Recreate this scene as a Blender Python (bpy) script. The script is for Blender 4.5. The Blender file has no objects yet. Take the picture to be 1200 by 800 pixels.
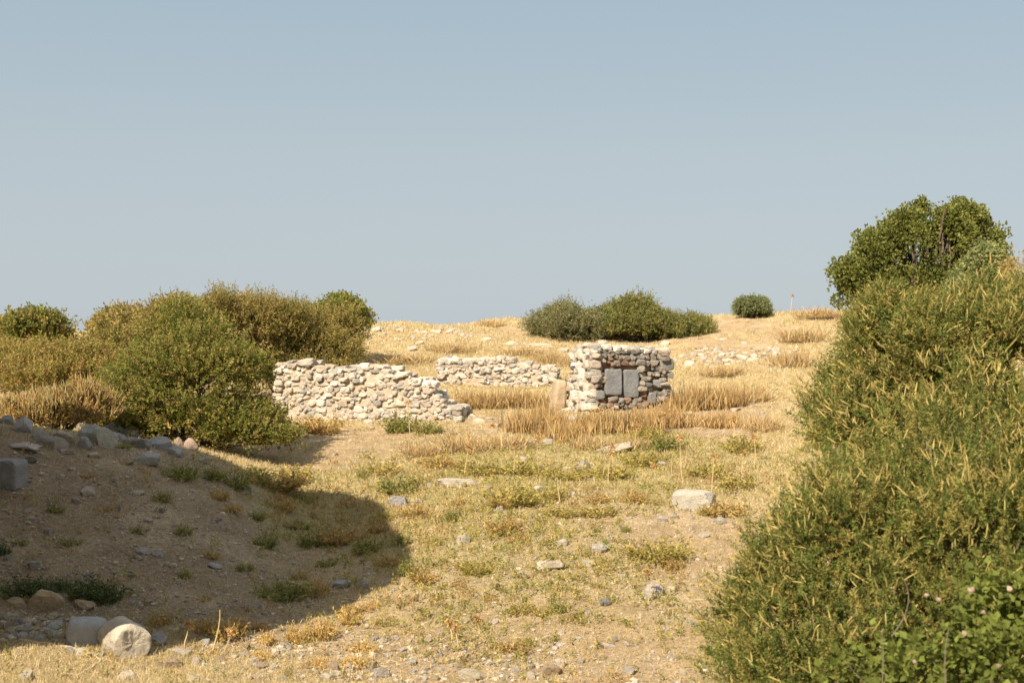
import bpy, bmesh, math
import numpy as np
from mathutils import Vector, Matrix

rng = np.random.default_rng(11)
S = bpy.context.scene
COL = S.collection
FPX = 1667.0                      # focal length in pixels of the 1200 px wide photograph (50 mm on 36 mm)
SUN_EL, SUN_AZ = math.radians(41), math.radians(58)
SUN = np.array([-math.cos(SUN_EL)*math.cos(SUN_AZ), -math.cos(SUN_EL)*math.sin(SUN_AZ), math.sin(SUN_EL)])

# ------------------------------------------------------------------ noise
def _hash(ix, iy, iz, seed):
    n = (ix.astype(np.int64)*374761393 + iy.astype(np.int64)*668265263 + iz.astype(np.int64)*1440662683 + seed*974634777) & 0xffffffff
    n = ((n ^ (n >> 13))*1274126177) & 0xffffffff
    n = ((n ^ (n >> 16))*2246822519) & 0xffffffff
    return ((n ^ (n >> 15)) & 0xffffff)/float(0xffffff)
def vnoise(x, y, z=None, seed=0):
    x = np.asarray(x, float); y = np.asarray(y, float)
    z = np.zeros_like(x) if z is None else np.asarray(z, float)
    ix, iy, iz = np.floor(x), np.floor(y), np.floor(z)
    fx, fy, fz = x-ix, y-iy, z-iz
    fx, fy, fz = [f*f*(3-2*f) for f in (fx, fy, fz)]
    r = 0
    for a in (0, 1):
        for b in (0, 1):
            for c in (0, 1):
                w = (fx if a else 1-fx)*(fy if b else 1-fy)*(fz if c else 1-fz)
                r = r + w*_hash(ix+a, iy+b, iz+c, seed)
    return r*2-1
def fbm(x, y, z=None, seed=0, octv=3):
    r, a, f, t = 0, 1.0, 1.0, 0
    for o in range(octv):
        r = r + a*vnoise(np.asarray(x)*f, np.asarray(y)*f, None if z is None else np.asarray(z)*f, seed+o*17)
        t += a; a *= .5; f *= 2.07
    return r/t

# ------------------------------------------------------------------ mesh helpers
def make_mesh(name, V, F, mat, col=None, smooth=False, mats=None, midx=None):
    V = np.ascontiguousarray(V, np.float32); F = np.ascontiguousarray(F, np.int32)
    me = bpy.data.meshes.new(name)
    k = F.shape[1]; n = len(F)
    me.vertices.add(len(V)); me.vertices.foreach_set('co', V.ravel())
    me.loops.add(n*k); me.loops.foreach_set('vertex_index', F.ravel())
    me.polygons.add(n)
    me.polygons.foreach_set('loop_start', np.arange(0, n*k, k, dtype=np.int32))
    me.polygons.foreach_set('loop_total', np.full(n, k, np.int32))
    me.polygons.foreach_set('use_smooth', np.full(n, smooth, bool))
    for m in (mats or [mat]): me.materials.append(m)
    if midx is not None: me.polygons.foreach_set('material_index', np.ascontiguousarray(midx, np.int32))
    me.update(calc_edges=True)
    if col is not None:
        a = me.color_attributes.new('tint', 'FLOAT_COLOR', 'POINT')
        c = np.ones((len(V), 4), np.float32); c[:, :3] = col
        a.data.foreach_set('color', c.ravel())
    return me
def link(name, me, parent=None, loc=None):
    o = bpy.data.objects.new(name, me); COL.objects.link(o)
    if parent is not None: o.parent = parent
    if loc is not None: o.location = loc
    return o
def tag(o, label, cat, group=None):
    o['label'] = label; o['category'] = cat
    if group: o['group'] = group
    return o
def empty(name, loc, label, cat, group=None):
    o = bpy.data.objects.new(name, None); COL.objects.link(o); o.location = loc; o.empty_display_size = .1
    return tag(o, label, cat, group)
class Bag:
    def __init__(s): s.V, s.F, s.C, s.n = [], [], [], 0
    def add(s, V, F, C=None):
        V = np.asarray(V, float); s.V.append(V); s.F.append(np.asarray(F)+s.n); s.n += len(V)
        if C is not None:
            C = np.asarray(C, float); s.C.append(np.broadcast_to(C, (len(V), 3)) if C.ndim == 1 else C)
    def mesh(s, name, mat, origin=(0, 0, 0), smooth=False):
        return make_mesh(name, np.concatenate(s.V)-np.asarray(origin), np.concatenate(s.F), mat, np.concatenate(s.C) if s.C else None, smooth)
def unit(v): return v/np.maximum(np.linalg.norm(v, axis=-1, keepdims=True), 1e-9)
def rdir(n): return unit(rng.normal(size=(n, 3)))
def tube(P, R, k=5, C=None):
    P = np.asarray(P, float); n = len(P); R = np.broadcast_to(np.asarray(R, float), (n,))
    T = unit(np.gradient(P, axis=0)); ref = np.array([.13, .21, .97]) if abs(T[0, 2]) < .9 else np.array([.98, .1, .1])
    A = unit(np.cross(T, ref)); B = np.cross(T, A)
    th = np.arange(k)*2*math.pi/k
    V = P[:, None, :] + R[:, None, None]*(np.cos(th)[None, :, None]*A[:, None, :] + np.sin(th)[None, :, None]*B[:, None, :])
    i = np.arange(n-1)[:, None]*k; j = np.arange(k)[None, :]; j2 = (j+1) % k
    F = np.stack([i+j, i+j2, i+k+j2, i+k+j], -1).reshape(-1, 4)
    return V.reshape(-1, 3), F

# ------------------------------------------------------------------ materials
def new_mat(name):
    m = bpy.data.materials.new(name); m.use_nodes = True
    nt = m.node_tree; nt.nodes.clear()
    return m, nt, nt.nodes.new('ShaderNodeOutputMaterial')
def nd(nt, t, **kw):
    n = nt.nodes.new(t)
    for k, v in kw.items():
        if k in n.inputs.keys(): n.inputs[k].default_value = v
        else: setattr(n, k, v)
    return n
def leaf_mat(name, transl=.3, rough=.55, spec=.25):
    m, nt, out = new_mat(name); L = nt.links.new
    a = nd(nt, 'ShaderNodeAttribute', attribute_name='tint')
    p = nd(nt, 'ShaderNodeBsdfPrincipled', Roughness=rough); p.inputs['Specular IOR Level'].default_value = spec
    t = nd(nt, 'ShaderNodeBsdfTranslucent'); mx = nd(nt, 'ShaderNodeMixShader'); mx.inputs[0].default_value = transl
    L(a.outputs['Color'], p.inputs['Base Color']); L(a.outputs['Color'], t.inputs['Color'])
    L(p.outputs[0], mx.inputs[1]); L(t.outputs[0], mx.inputs[2]); L(mx.outputs[0], out.inputs[0])
    return m
def stone_mat(name, scale=1.0, lichen=.5, attr=True, base=(.4, .37, .32)):
    m, nt, out = new_mat(name); L = nt.links.new
    geo = nd(nt, 'ShaderNodeTexCoord'); info = nd(nt, 'ShaderNodeObjectInfo')
    ad = nd(nt, 'ShaderNodeVectorMath', operation='ADD')
    cb = nd(nt, 'ShaderNodeVectorMath', operation='SCALE'); cb.inputs['Scale'].default_value = 37.
    L(info.outputs['Random'], cb.inputs[0]); L(geo.outputs['Object'], ad.inputs[0]); L(cb.outputs[0], ad.inputs[1])
    if attr:
        c0 = nd(nt, 'ShaderNodeAttribute', attribute_name='tint').outputs['Color']
    else:
        c0 = info.outputs['Color']
    n1 = nd(nt, 'ShaderNodeTexNoise', Scale=3.*scale, Detail=8., Roughness=.7)
    n2 = nd(nt, 'ShaderNodeTexNoise', Scale=14.*scale, Detail=6., Roughness=.75)
    for n in (n1, n2): L(ad.outputs[0], n.inputs['Vector'])
    r1 = nd(nt, 'ShaderNodeMapRange'); r1.inputs[1].default_value = .3; r1.inputs[2].default_value = .72; r1.inputs[3].default_value = .68; r1.inputs[4].default_value = 1.18
    L(n1.outputs[0], r1.inputs[0])
    mu = nd(nt, 'ShaderNodeMix', data_type='RGBA', blend_type='MULTIPLY'); mu.inputs[0].default_value = 1
    L(c0, mu.inputs[6]); L(r1.outputs[0], mu.inputs[7])
    r2 = nd(nt, 'ShaderNodeMapRange'); r2.inputs[1].default_value = .55; r2.inputs[2].default_value = .7; r2.inputs[4].default_value = lichen
    L(n2.outputs[0], r2.inputs[0])
    m2 = nd(nt, 'ShaderNodeMix', data_type='RGBA'); m2.inputs[7].default_value = (.19, .165, .13, 1)
    L(r2.outputs[0], m2.inputs[0]); L(mu.outputs[2], m2.inputs[6])
    n3 = nd(nt, 'ShaderNodeTexNoise', Scale=9.*scale, Detail=10., Roughness=.75); L(ad.outputs[0], n3.inputs['Vector'])
    bp = nd(nt, 'ShaderNodeBump', Strength=1., Distance=.06/scale); L(n3.outputs[0], bp.inputs['Height'])
    p = nd(nt, 'ShaderNodeBsdfPrincipled', Roughness=.9); p.inputs['Specular IOR Level'].default_value = .15
    L(m2.outputs[2], p.inputs['Base Color']); L(bp.outputs[0], p.inputs['Normal']); L(p.outputs[0], out.inputs[0])
    return m
M_LEAF = leaf_mat('leaf', .46, .6, .12); M_DRY = leaf_mat('dry_straw', .25, .7, .1); M_SPIKE = leaf_mat('flower_spike', .25, .8, .05)
M_STONE = stone_mat('limestone'); M_LOOSE = stone_mat('loose_limestone', .9, .45, attr=False)
def wood_mat(name, c):
    m, nt, out = new_mat(name); L = nt.links.new
    n = nd(nt, 'ShaderNodeTexNoise', Scale=18., Detail=5.); cr = nd(nt, 'ShaderNodeValToRGB')
    cr.color_ramp.elements[0].color = (*[v*.6 for v in c], 1); cr.color_ramp.elements[1].color = (*[min(1, v*1.4) for v in c], 1)
    tc = nd(nt, 'ShaderNodeTexCoord'); L(tc.outputs['Object'], n.inputs['Vector'])
    p = nd(nt, 'ShaderNodeBsdfPrincipled', Roughness=.9); p.inputs['Specular IOR Level'].default_value = .1
    bp = nd(nt, 'ShaderNodeBump', Strength=.6, Distance=.02); L(n.outputs[0], bp.inputs['Height']); L(bp.outputs[0], p.inputs['Normal'])
    L(n.outputs[0], cr.inputs[0]); L(cr.outputs[0], p.inputs['Base Color']); L(p.outputs[0], out.inputs[0])
    return m
M_WOOD = wood_mat('bark', (.14, .11, .085)); M_DEAD = wood_mat('dead_wood', (.38, .29, .19))

# ------------------------------------------------------------------ terrain
# control sections: photo column -> (depth in m, photo row of the ground there)
SECT = {
 -300: [(17, 800), (18, 752), (20, 662), (22, 572), (24, 500), (25, 484), (27, 490), (30, 492), (36, 470), (45, 435), (60, 400), (66, 392)],
    0: [(17, 800), (18, 756), (20, 672), (22, 585), (24, 508), (25, 490), (27, 497), (30, 500), (36, 478), (45, 440), (60, 402), (66, 394)],
  120: [(17, 800), (18, 758), (20, 684), (22, 606), (24, 536), (25.5, 508), (27, 513), (30, 514), (36, 490), (45, 445), (60, 402), (66, 391)],
  240: [(17, 800), (18, 759), (20, 693), (22, 632), (24, 577), (26, 540), (27.3, 526), (29, 531), (32, 525), (36, 498), (45, 450), (60, 399), (66, 388)],
  340: [(17, 800), (18, 762), (22, 665), (26, 603), (30, 557), (33, 527), (36, 500), (42, 465), (50, 420), (60, 392), (66, 385)],
  450: [(17, 800), (18.5, 752), (22, 658), (28, 572), (33, 522), (36, 500), (38.5, 480), (42, 456), (48, 420), (56, 394), (65, 381)],
  600: [(17, 800), (18.5, 748), (22, 645), (28, 560), (33, 513), (37, 485), (42, 462), (45, 443), (50, 413), (57, 392), (65, 377)],
  750: [(17, 800), (18.5, 748), (22, 640), (28, 557), (33, 511), (37, 481), (42, 455), (48, 427), (55, 403), (62, 386), (68, 376)],
  830: [(17, 800), (18.5, 748), (22, 640), (28, 558), (33, 512), (37, 484), (42, 455), (48, 425), (55, 396), (62, 375), (68, 373)],
  900: [(17, 800), (18.5, 748), (22, 638), (28, 556), (33, 511), (37, 482), (42, 452), (48, 421), (55, 390), (63, 367), (68, 368)],
 1050: [(17, 795), (18.5, 735), (22, 615), (28, 528), (33, 480), (37, 455), (42, 432), (48, 405), (55, 382), (62, 365), (68, 367)],
 1400: [(17, 780), (18.5, 715), (22, 590), (28, 510), (33, 470), (37, 445), (42, 425), (48, 400), (55, 378), (62, 362), (68, 364)],
}
TP = np.arange(-320, 1421, 10.); TY = np.arange(0, 100.1, .25)
_c = sorted(SECT); _z = []
for c in _c:
    pts = [(0, -1.65), (2.5, -1.75), (5, -2.35), (9, -3.5), (13, -4.15)] + [(Y, (400-py)/FPX*Y) for Y, py in SECT[c]]
    zc = pts[-1][1]; pts += [(74, zc-.25), (85, zc-1.2), (100, zc-2.6)]
    _z.append(np.interp(TY, [p[0] for p in pts], [p[1] for p in pts]))
_z = np.array(_z)
TZ = np.array([np.interp(TP, _c, _z[:, j]) for j in range(len(TY))]).T      # [px, Y]
def gsm(A, s, ax):
    r = int(3*s); k = np.exp(-.5*(np.arange(-r, r+1)/s)**2); k /= k.sum()
    return np.apply_along_axis(lambda v: np.convolve(np.pad(v, r, mode='edge'), k, 'valid'), ax, A)
TZ = gsm(gsm(TZ, 1.8, 1), 2.6, 0)
def bil(A, gx, gy, x, y):
    x = np.clip(x, gx[0], gx[-1]-1e-6); y = np.clip(y, gy[0], gy[-1]-1e-6)
    i = np.clip(np.searchsorted(gx, x, 'right')-1, 0, len(gx)-2); j = np.clip(np.searchsorted(gy, y, 'right')-1, 0, len(gy)-2)
    u = (x-gx[i])/(gx[i+1]-gx[i]); v = (y-gy[j])/(gy[j+1]-gy[j])
    return A[i, j]*(1-u)*(1-v)+A[i+1, j]*u*(1-v)+A[i, j+1]*(1-u)*v+A[i+1, j+1]*u*v
def height(x, y):
    x = np.asarray(x, float); y = np.asarray(y, float)
    th = 600+FPX*x/np.maximum(y, 6.)
    z = bil(TZ, TP, TY, th, y)
    far = np.clip((y-95)/150, 0, 1); z = z*(1-far)+(-7.)*far
    near = np.clip((70-np.abs(y))/40, 0, 1)
    z = z + .10*fbm(x/2.6, y/2.6, seed=3) + .035*fbm(x/.7, y/.7, seed=5) + .014*fbm(x/.22, y/.22, seed=8, octv=2)
    z = z + .30*np.clip((y-44)/12, 0, 1)*fbm(x/2.6, y/5., seed=21, octv=4)
    return z
def axis(parts):
    a = []
    for lo, hi, st in parts: a.append(np.arange(lo, hi-1e-6, st))
    return np.concatenate(a)
GX = np.unique(np.concatenate([axis([(-30, -10, .28), (-10, 10, .085), (10, 30.1, .28)]), -30-np.cumsum(1.25**np.arange(1, 25)), 30+np.cumsum(1.25**np.arange(1, 25))]))
GY = np.unique(np.concatenate([axis([(-6, 13, .3), (13, 15, .15), (15, 31, .075), (31, 72, .15), (72, 110, .6)]), 110+np.cumsum(1.25**np.arange(1, 28)), -6-np.cumsum(1.3**np.arange(1, 20))]))
XX, YY = np.meshgrid(GX, GY, indexing='ij'); GZ = height(XX, YY)
def gz(x, y): return bil(GZ, GX, GY, np.asarray(x, float), np.asarray(y, float))
def at(px, py, y0=14.5):
    Y = np.linspace(y0, 80, 3000); x = (px-600)/FPX*Y; row = 400-FPX*gz(x, Y)/Y
    i = np.argmax(row <= py) if (row <= py).any() else np.argmin(row)
    return np.array([x[i], Y[i], float(gz(x[i], Y[i]))])
def pt(px, py, Y): return np.array([(px-600)/FPX*Y, Y, (400-py)/FPX*Y])
def foot(px, Y): x = (px-600)/FPX*Y; return np.array([x, Y, float(gz(x, Y))])
def sstep(a, b, x): t = np.clip((x-a)/(b-a), 0, 1); return t*t*(3-2*t)

# ground cover patches: 0 bare soil .. 1 thick straw
BARE = [(420, 520, 1.6, .9), (370, 532, 1.4, .7), (700, 640, 2.0, .7), (760, 620, 1.6, .8), (650, 700, 1.8, .55), (760, 720, 1.8, .6), (840, 640, 1.2, .8), (560, 700, 1.6, .5), (620, 690, 1.5, .4),
        (800, 485, 1.6, .5), (815, 500, 1.5, .6), (850, 490, 1.3, .6), (820, 385, 2.2, .9), (790, 395, 2., .9), (850, 415, 2., .6), (700, 760, 1.4, .5), (480, 700, 1.4, .3), (600, 400, 3, .4), (580, 492, 1.2, .7)]
BARE = [(at(a, b), r, k) for a, b, r, k in BARE]
GREENP = [(700, 550, 2.5), (560, 550, 2.5), (630, 540, 2.5), (780, 520, 1.5), (850, 545, 2.0), (470, 545, 1.8), (640, 590, 2.), (560, 640, 1.5), (530, 720, 1.5), (320, 570, 1.5), (400, 620, 1.6), (740, 700, 1.2), (360, 600, 1.5)]
GREENP = [(at(a, b), r) for a, b, r in GREENP]
def straw(x, y):
    d = .78 + .55*fbm(x/1.7, y/1.7, seed=41, octv=4)
    for p, r, k in BARE: d = d - k*np.exp(-(((x-p[0])/r)**2+((y-p[1])/(r*1.6))**2))
    th = 600+FPX*x/np.maximum(y, 6)
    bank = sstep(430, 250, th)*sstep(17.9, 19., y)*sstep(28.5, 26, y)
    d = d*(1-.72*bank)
    d = d + sstep(39, 46, y)*(.02+.55*fbm(x/2.4, y/4., seed=46, octv=3)) - .1*sstep(17, 20, y)*sstep(26, 22, y)
    return np.clip(d, 0, 1)
def greenish(x, y):
    g = .12+.3*fbm(x/1.3, y/1.3, seed=77)
    for p, r in GREENP: g = g + .45*np.exp(-(((x-p[0])/r)**2+((y-p[1])/(r*1.5))**2))
    return np.clip(g, 0, 1)

def ground_material():
    m, nt, out = new_mat('dry_earth'); L = nt.links.new
    a = nd(nt, 'ShaderNodeAttribute', attribute_name='tint'); tc = nd(nt, 'ShaderNodeTexCoord')
    def noise(s, d=8., r=.7):
        n = nd(nt, 'ShaderNodeTexNoise', Scale=s, Detail=d, Roughness=r); L(tc.outputs['Object'], n.inputs['Vector']); return n
    n1, n2, n3 = noise(2.3), noise(17., 6., .8), noise(60., 4., .8)
    def rng_(n, a0, a1, b0, b1):
        r = nd(nt, 'ShaderNodeMapRange')
        for i, v in enumerate((a0, a1, b0, b1)): r.inputs[i+1].default_value = v
        L(n.outputs[0], r.inputs[0]); return r
    def mul(c, f):
        mu = nd(nt, 'ShaderNodeMix', data_type='RGBA', blend_type='MULTIPLY'); mu.inputs[0].default_value = 1
        L(c, mu.inputs[6]); L(f.outputs[0], mu.inputs[7]); return mu.outputs[2]
    c = mul(mul(mul(a.outputs['Color'], rng_(n1, .3, .7, .75, 1.2)), rng_(n2, .3, .7, .5, 1.4)), rng_(n3, .3, .7, .7, 1.28))
    # small bits of straw and pale grit
    v = nd(nt, 'ShaderNodeTexVoronoi', Scale=26., feature='F1'); L(tc.outputs['Object'], v.inputs['Vector'])
    lt = rng_(v, .12, .2, .75, 0.)
    gt = nd(nt, 'ShaderNodeMath', operation='GREATER_THAN'); gt.inputs[1].default_value = .66
    sp = nd(nt, 'ShaderNodeSeparateColor'); L(v.outputs['Color'], sp.inputs[0]); L(sp.outputs[0], gt.inputs[0])
    mm = nd(nt, 'ShaderNodeMath', operation='MULTIPLY'); L(lt.outputs[0], mm.inputs[0]); L(gt.outputs[0], mm.inputs[1])
    g = nd(nt, 'ShaderNodeMix', data_type='RGBA'); g.inputs[7].default_value = (.42, .37, .3, 1); L(mm.outputs[0], g.inputs[0]); L(c, g.inputs[6])
    ht = nd(nt, 'ShaderNodeMath', operation='ADD'); L(n2.outputs[0], ht.inputs[0]); L(n3.outputs[0], ht.inputs[1])
    bp = nd(nt, 'ShaderNodeBump', Strength=.9, Distance=.06); L(ht.outputs[0], bp.inputs['Height'])
    p = nd(nt, 'ShaderNodeBsdfPrincipled', Roughness=.95); p.inputs['Specular IOR Level'].default_value = .08
    L(g.outputs[2], p.inputs['Base Color']); L(bp.outputs[0], p.inputs['Normal']); L(p.outputs[0], out.inputs[0])
    return m
def build_ground():
    nx, ny = len(GX), len(GY)
    V = np.stack([XX, YY, GZ], -1).reshape(-1, 3)
    i = np.arange(nx-1)[:, None]*ny; j = np.arange(ny-1)[None, :]
    F = np.stack([i+j, i+ny+j, i+ny+j+1, i+j+1], -1).reshape(-1, 4)
    s = straw(XX, YY); g = greenish(XX, YY)
    th = 600+FPX*XX/np.maximum(YY, 6)
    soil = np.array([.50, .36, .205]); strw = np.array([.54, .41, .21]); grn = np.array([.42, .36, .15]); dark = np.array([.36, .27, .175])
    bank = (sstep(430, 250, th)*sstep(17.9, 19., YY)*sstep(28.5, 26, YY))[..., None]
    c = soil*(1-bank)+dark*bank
    pale = np.clip(fbm(XX/1.1, YY/1.1, seed=91, octv=4)*1.2, 0, .6)[..., None]
    c = c*(1-pale)+pale*np.array([.60, .465, .31])
    k = sstep(.25, .85, s)[..., None]; c = c*(1-k)+strw*k
    k = (.55*sstep(.3, .9, g))[..., None]; c = c*(1-k)+grn*k
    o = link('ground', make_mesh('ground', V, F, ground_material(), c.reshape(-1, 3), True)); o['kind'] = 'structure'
build_ground()

# ------------------------------------------------------------------ grass, litter, gravel (nobody could count them)
def blades(P, k, hgt, wid, lean, col, cvar=.18):
    """P: tuft feet; k blades per tuft."""
    n = len(P); m = n*k
    B = np.repeat(P, k, 0); h = np.repeat(np.broadcast_to(hgt, (n,)), k)*rng.uniform(.55, 1.25, m); w = np.repeat(np.broadcast_to(wid, (n,)), k)
    az = rng.uniform(0, 2*math.pi, m); ln = np.abs(rng.normal(0, lean, m))
    d = np.stack([np.cos(az)*np.sin(ln), np.sin(az)*np.sin(ln), np.cos(ln)], -1)
    B = B + np.stack([rng.normal(0, 1, m)*h*.25, rng.normal(0, 1, m)*h*.25, -.01*np.ones(m)], -1)
    s = unit(np.cross(d, rdir(m)))
    mid = B+d*h[:, None]*.42; tip = B+d*h[:, None]+np.stack([np.cos(az), np.sin(az), -.4*np.ones(m)], -1)*h[:, None]*.18*ln[:, None]
    V = np.stack([B, mid+s*w[:, None]*.5, tip, mid-s*w[:, None]*.5], 1)
    c = np.repeat(col, k, 0)*(1+rng.normal(0, cvar, (m, 1)))
    F = np.arange(m*4).reshape(m, 4)
    return V.reshape(-1, 3), F, np.clip(np.repeat(c, 4, 0), .01, .9)
def fan(n, y0, y1, p=1.0, spread=.42):
    u = rng.random(n); Y = y0*(y1/y0)**u if p == 1 else (y0**(1-p)+u*(y1**(1-p)-y0**(1-p)))**(1/(1-p))
    x = Y*rng.uniform(-spread, spread, n)
    return x, Y
STRAWC = np.array([[.52, .42, .235], [.48, .375, .20], [.60, .51, .33], [.42, .31, .16], [.51, .43, .225]])
GRNC = np.array([[.31, .29, .08], [.38, .33, .10], [.25, .24, .065], [.42, .35, .12]])
def build_grass():
    x, y = fan(250000, 14.5, 76, 1.3)
    s = straw(x, y); g = greenish(x, y)
    keep = rng.random(len(x)) < .05+.95*sstep(.2, .8, s)*(.45+.55*sstep(-.35, .3, fbm(x/.5, y/.5, seed=61)))
    x, y, s, g = x[keep], y[keep], s[keep], g[keep]
    P = np.stack([x, y, gz(x, y)], -1)
    c = STRAWC[rng.integers(0, 5, len(x))]
    isg = rng.random(len(x)) < .5*g; c[isg] = GRNC[rng.integers(0, 4, isg.sum())]
    hh = (.03+.075*rng.random(len(x))**1.5)*(.55+.8*s)*(1+.25*sstep(20, 30, y))*(1+.45*sstep(38, 46, y))*np.where(isg, .8, 1)
    w = np.maximum(.005, .00026*y)
    b = Bag(); b.add(*blades(P, 6, hh, w, .65, c))
    # flattened straw litter
    x, y = fan(130000, 14.5, 50, 1.3); P = np.stack([x, y, gz(x, y)+.02], -1)
    c = STRAWC[rng.integers(0, 5, len(x))]*rng.uniform(.8, 1.15, (len(x), 1))
    keep = rng.random(len(x)) < .45+.55*straw(x, y); P, c, y = P[keep], c[keep], y[keep]
    b.add(*blades(P, 2, .085, np.maximum(.006, .00032*y), 1.5, c))
    o = link('dry_grass', b.mesh('dry_grass', M_DRY)); o['kind'] = 'stuff'; o['label'] = 'short straw coloured grass and litter covering the slope'; o['category'] = 'grass'
build_grass()
def build_herbs():
    x, y = fan(30000, 15, 62, 1.1); g = greenish(x, y); g = np.clip(g+.35*fbm(x/.8, y/1.2, seed=66), 0, 1); keep = rng.random(len(x)) < .05+.6*sstep(.25, .8, g); x, y, g = x[keep], y[keep], g[keep]
    n = len(x); P = np.stack([x, y, gz(x, y)], -1); b = Bag(); col = np.array([(.33, .30, .085), (.40, .34, .11), (.27, .26, .07), (.46, .36, .14), (.44, .30, .11), (.24, .25, .065)])
    rust = fbm(x/1.2, y/1.8, seed=68) > .12; O = np.repeat(P, 3, 0)+rng.normal(0, 1, (n*3, 3))*[.05, .05, 0]; D = unit(rdir(n*3)*.7+np.array([0, 0, .9]))
    for q, cc in ((rust, np.array([(.40, .26, .11), (.45, .31, .13), (.33, .22, .09), (.36, .30, .10)])), (~rust, col)):
        q = np.repeat(q, 3); b.add(*sprays(O[q], D[q], rng.uniform(.06, .2, q.sum()), 8, .045, .02, cc, .18))
    o = link('low_weeds', b.mesh('low_weeds', M_LEAF)); o['kind'] = 'stuff'; o['label'] = 'low olive weeds mixed into the dry grass of the middle slope'; o['category'] = 'weeds'

def ico(sub):
    bm = bmesh.new(); bmesh.ops.create_icosphere(bm, subdivisions=sub, radius=1)
    V = np.array([v.co[:] for v in bm.verts]); F = np.array([[v.index for v in f.verts] for f in bm.faces]); bm.free()
    return unit(V), F
ICO1, ICO2, ICO3, ICO4 = ico(1), ico(2), ico(3), ico(4)
def rock(base, p, cuts, amp, r=rng, cut=(.62, .95)):
    V = base[0].copy(); V = V/((np.abs(V)**p).sum(1)**(1/p))[:, None]
    for _ in range(cuts):
        n = unit(r.normal(size=3)); d = r.uniform(*cut); over = np.maximum(V@n-d, 0); V = V-over[:, None]*n
    o = r.uniform(0, 99, 3)
    V = V*(1+amp*fbm(V[:, 0]*1.6+o[0], V[:, 1]*1.6+o[1], V[:, 2]*1.6+o[2], 7))[:, None]
    return V
def build_gravel():
    n = 26000; x, y = fan(n, 14.8, 48, 1.35)
    th = 600+FPX*x/y
    dens = .35+.9*fbm(x/1.4, y/1.4, seed=52)+.35*sstep(430, 250, th)*sstep(17, 18.5, y)*sstep(28, 26, y) + .6*sstep(19, 17, y)*sstep(150, 330, th) - .5*sstep(30, 34, y)
    keep = rng.random(n) < np.clip(dens, .05, 1); x, y = x[keep], y[keep]; n = len(x)
    zx, zy, zr = [], [], []
    for lo, hi, p0_, p1_, k, r_ in ((0, 440, 520, 745, 2600, .016), (230, 660, 745, 800, 500, .026), (790, 940, 408, 430, 160, .06), (400, 560, 383, 400, 90, .06), (540, 820, 600, 800, 420, .018), (0, 90, 722, 756, 160, .035), (380, 700, 500, 600, 160, .03)):
        for _ in range(k):
            q = at(rng.uniform(lo, hi), rng.uniform(p0_, p1_)) if k < 1000 or _ % 3 == 0 else q+[rng.normal(0, .5), rng.normal(0, .5), 0]
            zx.append(q[0]); zy.append(q[1]); zr.append(r_*math.exp(rng.normal(0, .4)))
    x = np.concatenate([x, zx]); y = np.concatenate([y, zy]); n = len(x)
    prot = [rock(ICO1, 2.5, 3, .25) for _ in range(12)]; F = ICO1[1]; k = len(ICO1[0])
    ix = rng.integers(0, 12, n); V = np.stack(prot)[ix]
    r = np.exp(rng.normal(math.log(.0115), .55, n)); r = np.clip(r, .006, .04); r[n-len(zr):] = zr
    sc = np.stack([r*rng.uniform(.8, 1.5, n), r*rng.uniform(.7, 1.2, n), r*rng.uniform(.4, .8, n)], -1)
    a = rng.uniform(0, 2*math.pi, n); V = V*sc[:, None, :]
    ca, sa = np.cos(a)[:, None], np.sin(a)[:, None]
    V = np.stack([V[..., 0]*ca-V[..., 1]*sa, V[..., 0]*sa+V[..., 1]*ca, V[..., 2]], -1)
    V = V+np.stack([x, y, gz(x, y)+sc[:, 2]*.4], -1)[:, None, :]
    tone = np.array([[.52, .44, .33], [.40, .35, .28], [.46, .36, .25], [.32, .28, .23], [.58, .51, .42]])[rng.integers(0, 5, n)]*rng.uniform(.75, 1.15, (n, 1))
    FF = (F[None]+(np.arange(n)*k)[:, None, None]).reshape(-1, 3)
    o = link('gravel', make_mesh('gravel', V.reshape(-1, 3), FF, M_STONE, np.repeat(tone, k, 0))); o['kind'] = 'stuff'
    o['label'] = 'pale limestone grit and pebbles strewn over the slope'; o['category'] = 'gravel'
build_gravel()

# ------------------------------------------------------------------ words for where a thing stands
MARKS = [('pale column drum', 143, 755), ('rounded block by the drum', 98, 740), ('dark thistles in the shade', 80, 690), ('squared dark block', 8, 560),
  ('oblong pale boulder', 643, 662), ('flat pale slab', 535, 566), ('slab below the pier', 720, 527), ('squared grey block', 815, 590),
  ('square pier', 730, 450), ('left rubble wall', 440, 465), ('back rubble wall', 583, 440), ('big green shrub', 240, 480), ('large shadow tip', 480, 650),
  ('tan bottom-edge boulder', 645, 786), ('big yellow-green weed clump', 775, 640), ('wide ridge shrub', 725, 378), ('round ridge bush', 882, 368),
  ('broken white stone', 765, 696), ('bank crest stones', 120, 515), ('pale three-sided stone', 542, 632), ('dark grey flat stone', 710, 706), ('boulder below the thistles', 50, 712),
  ('flat shadowed stone', 397, 684), ('grey bottom-edge boulder', 446, 787), ('dark ridge shrub', 402, 370), ('ochre spiked shrub', 78, 475), ('rubble band', 862, 419), ('skyline stone pile', 407, 386), ('squared corner block of the pier', 785, 428)]
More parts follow.
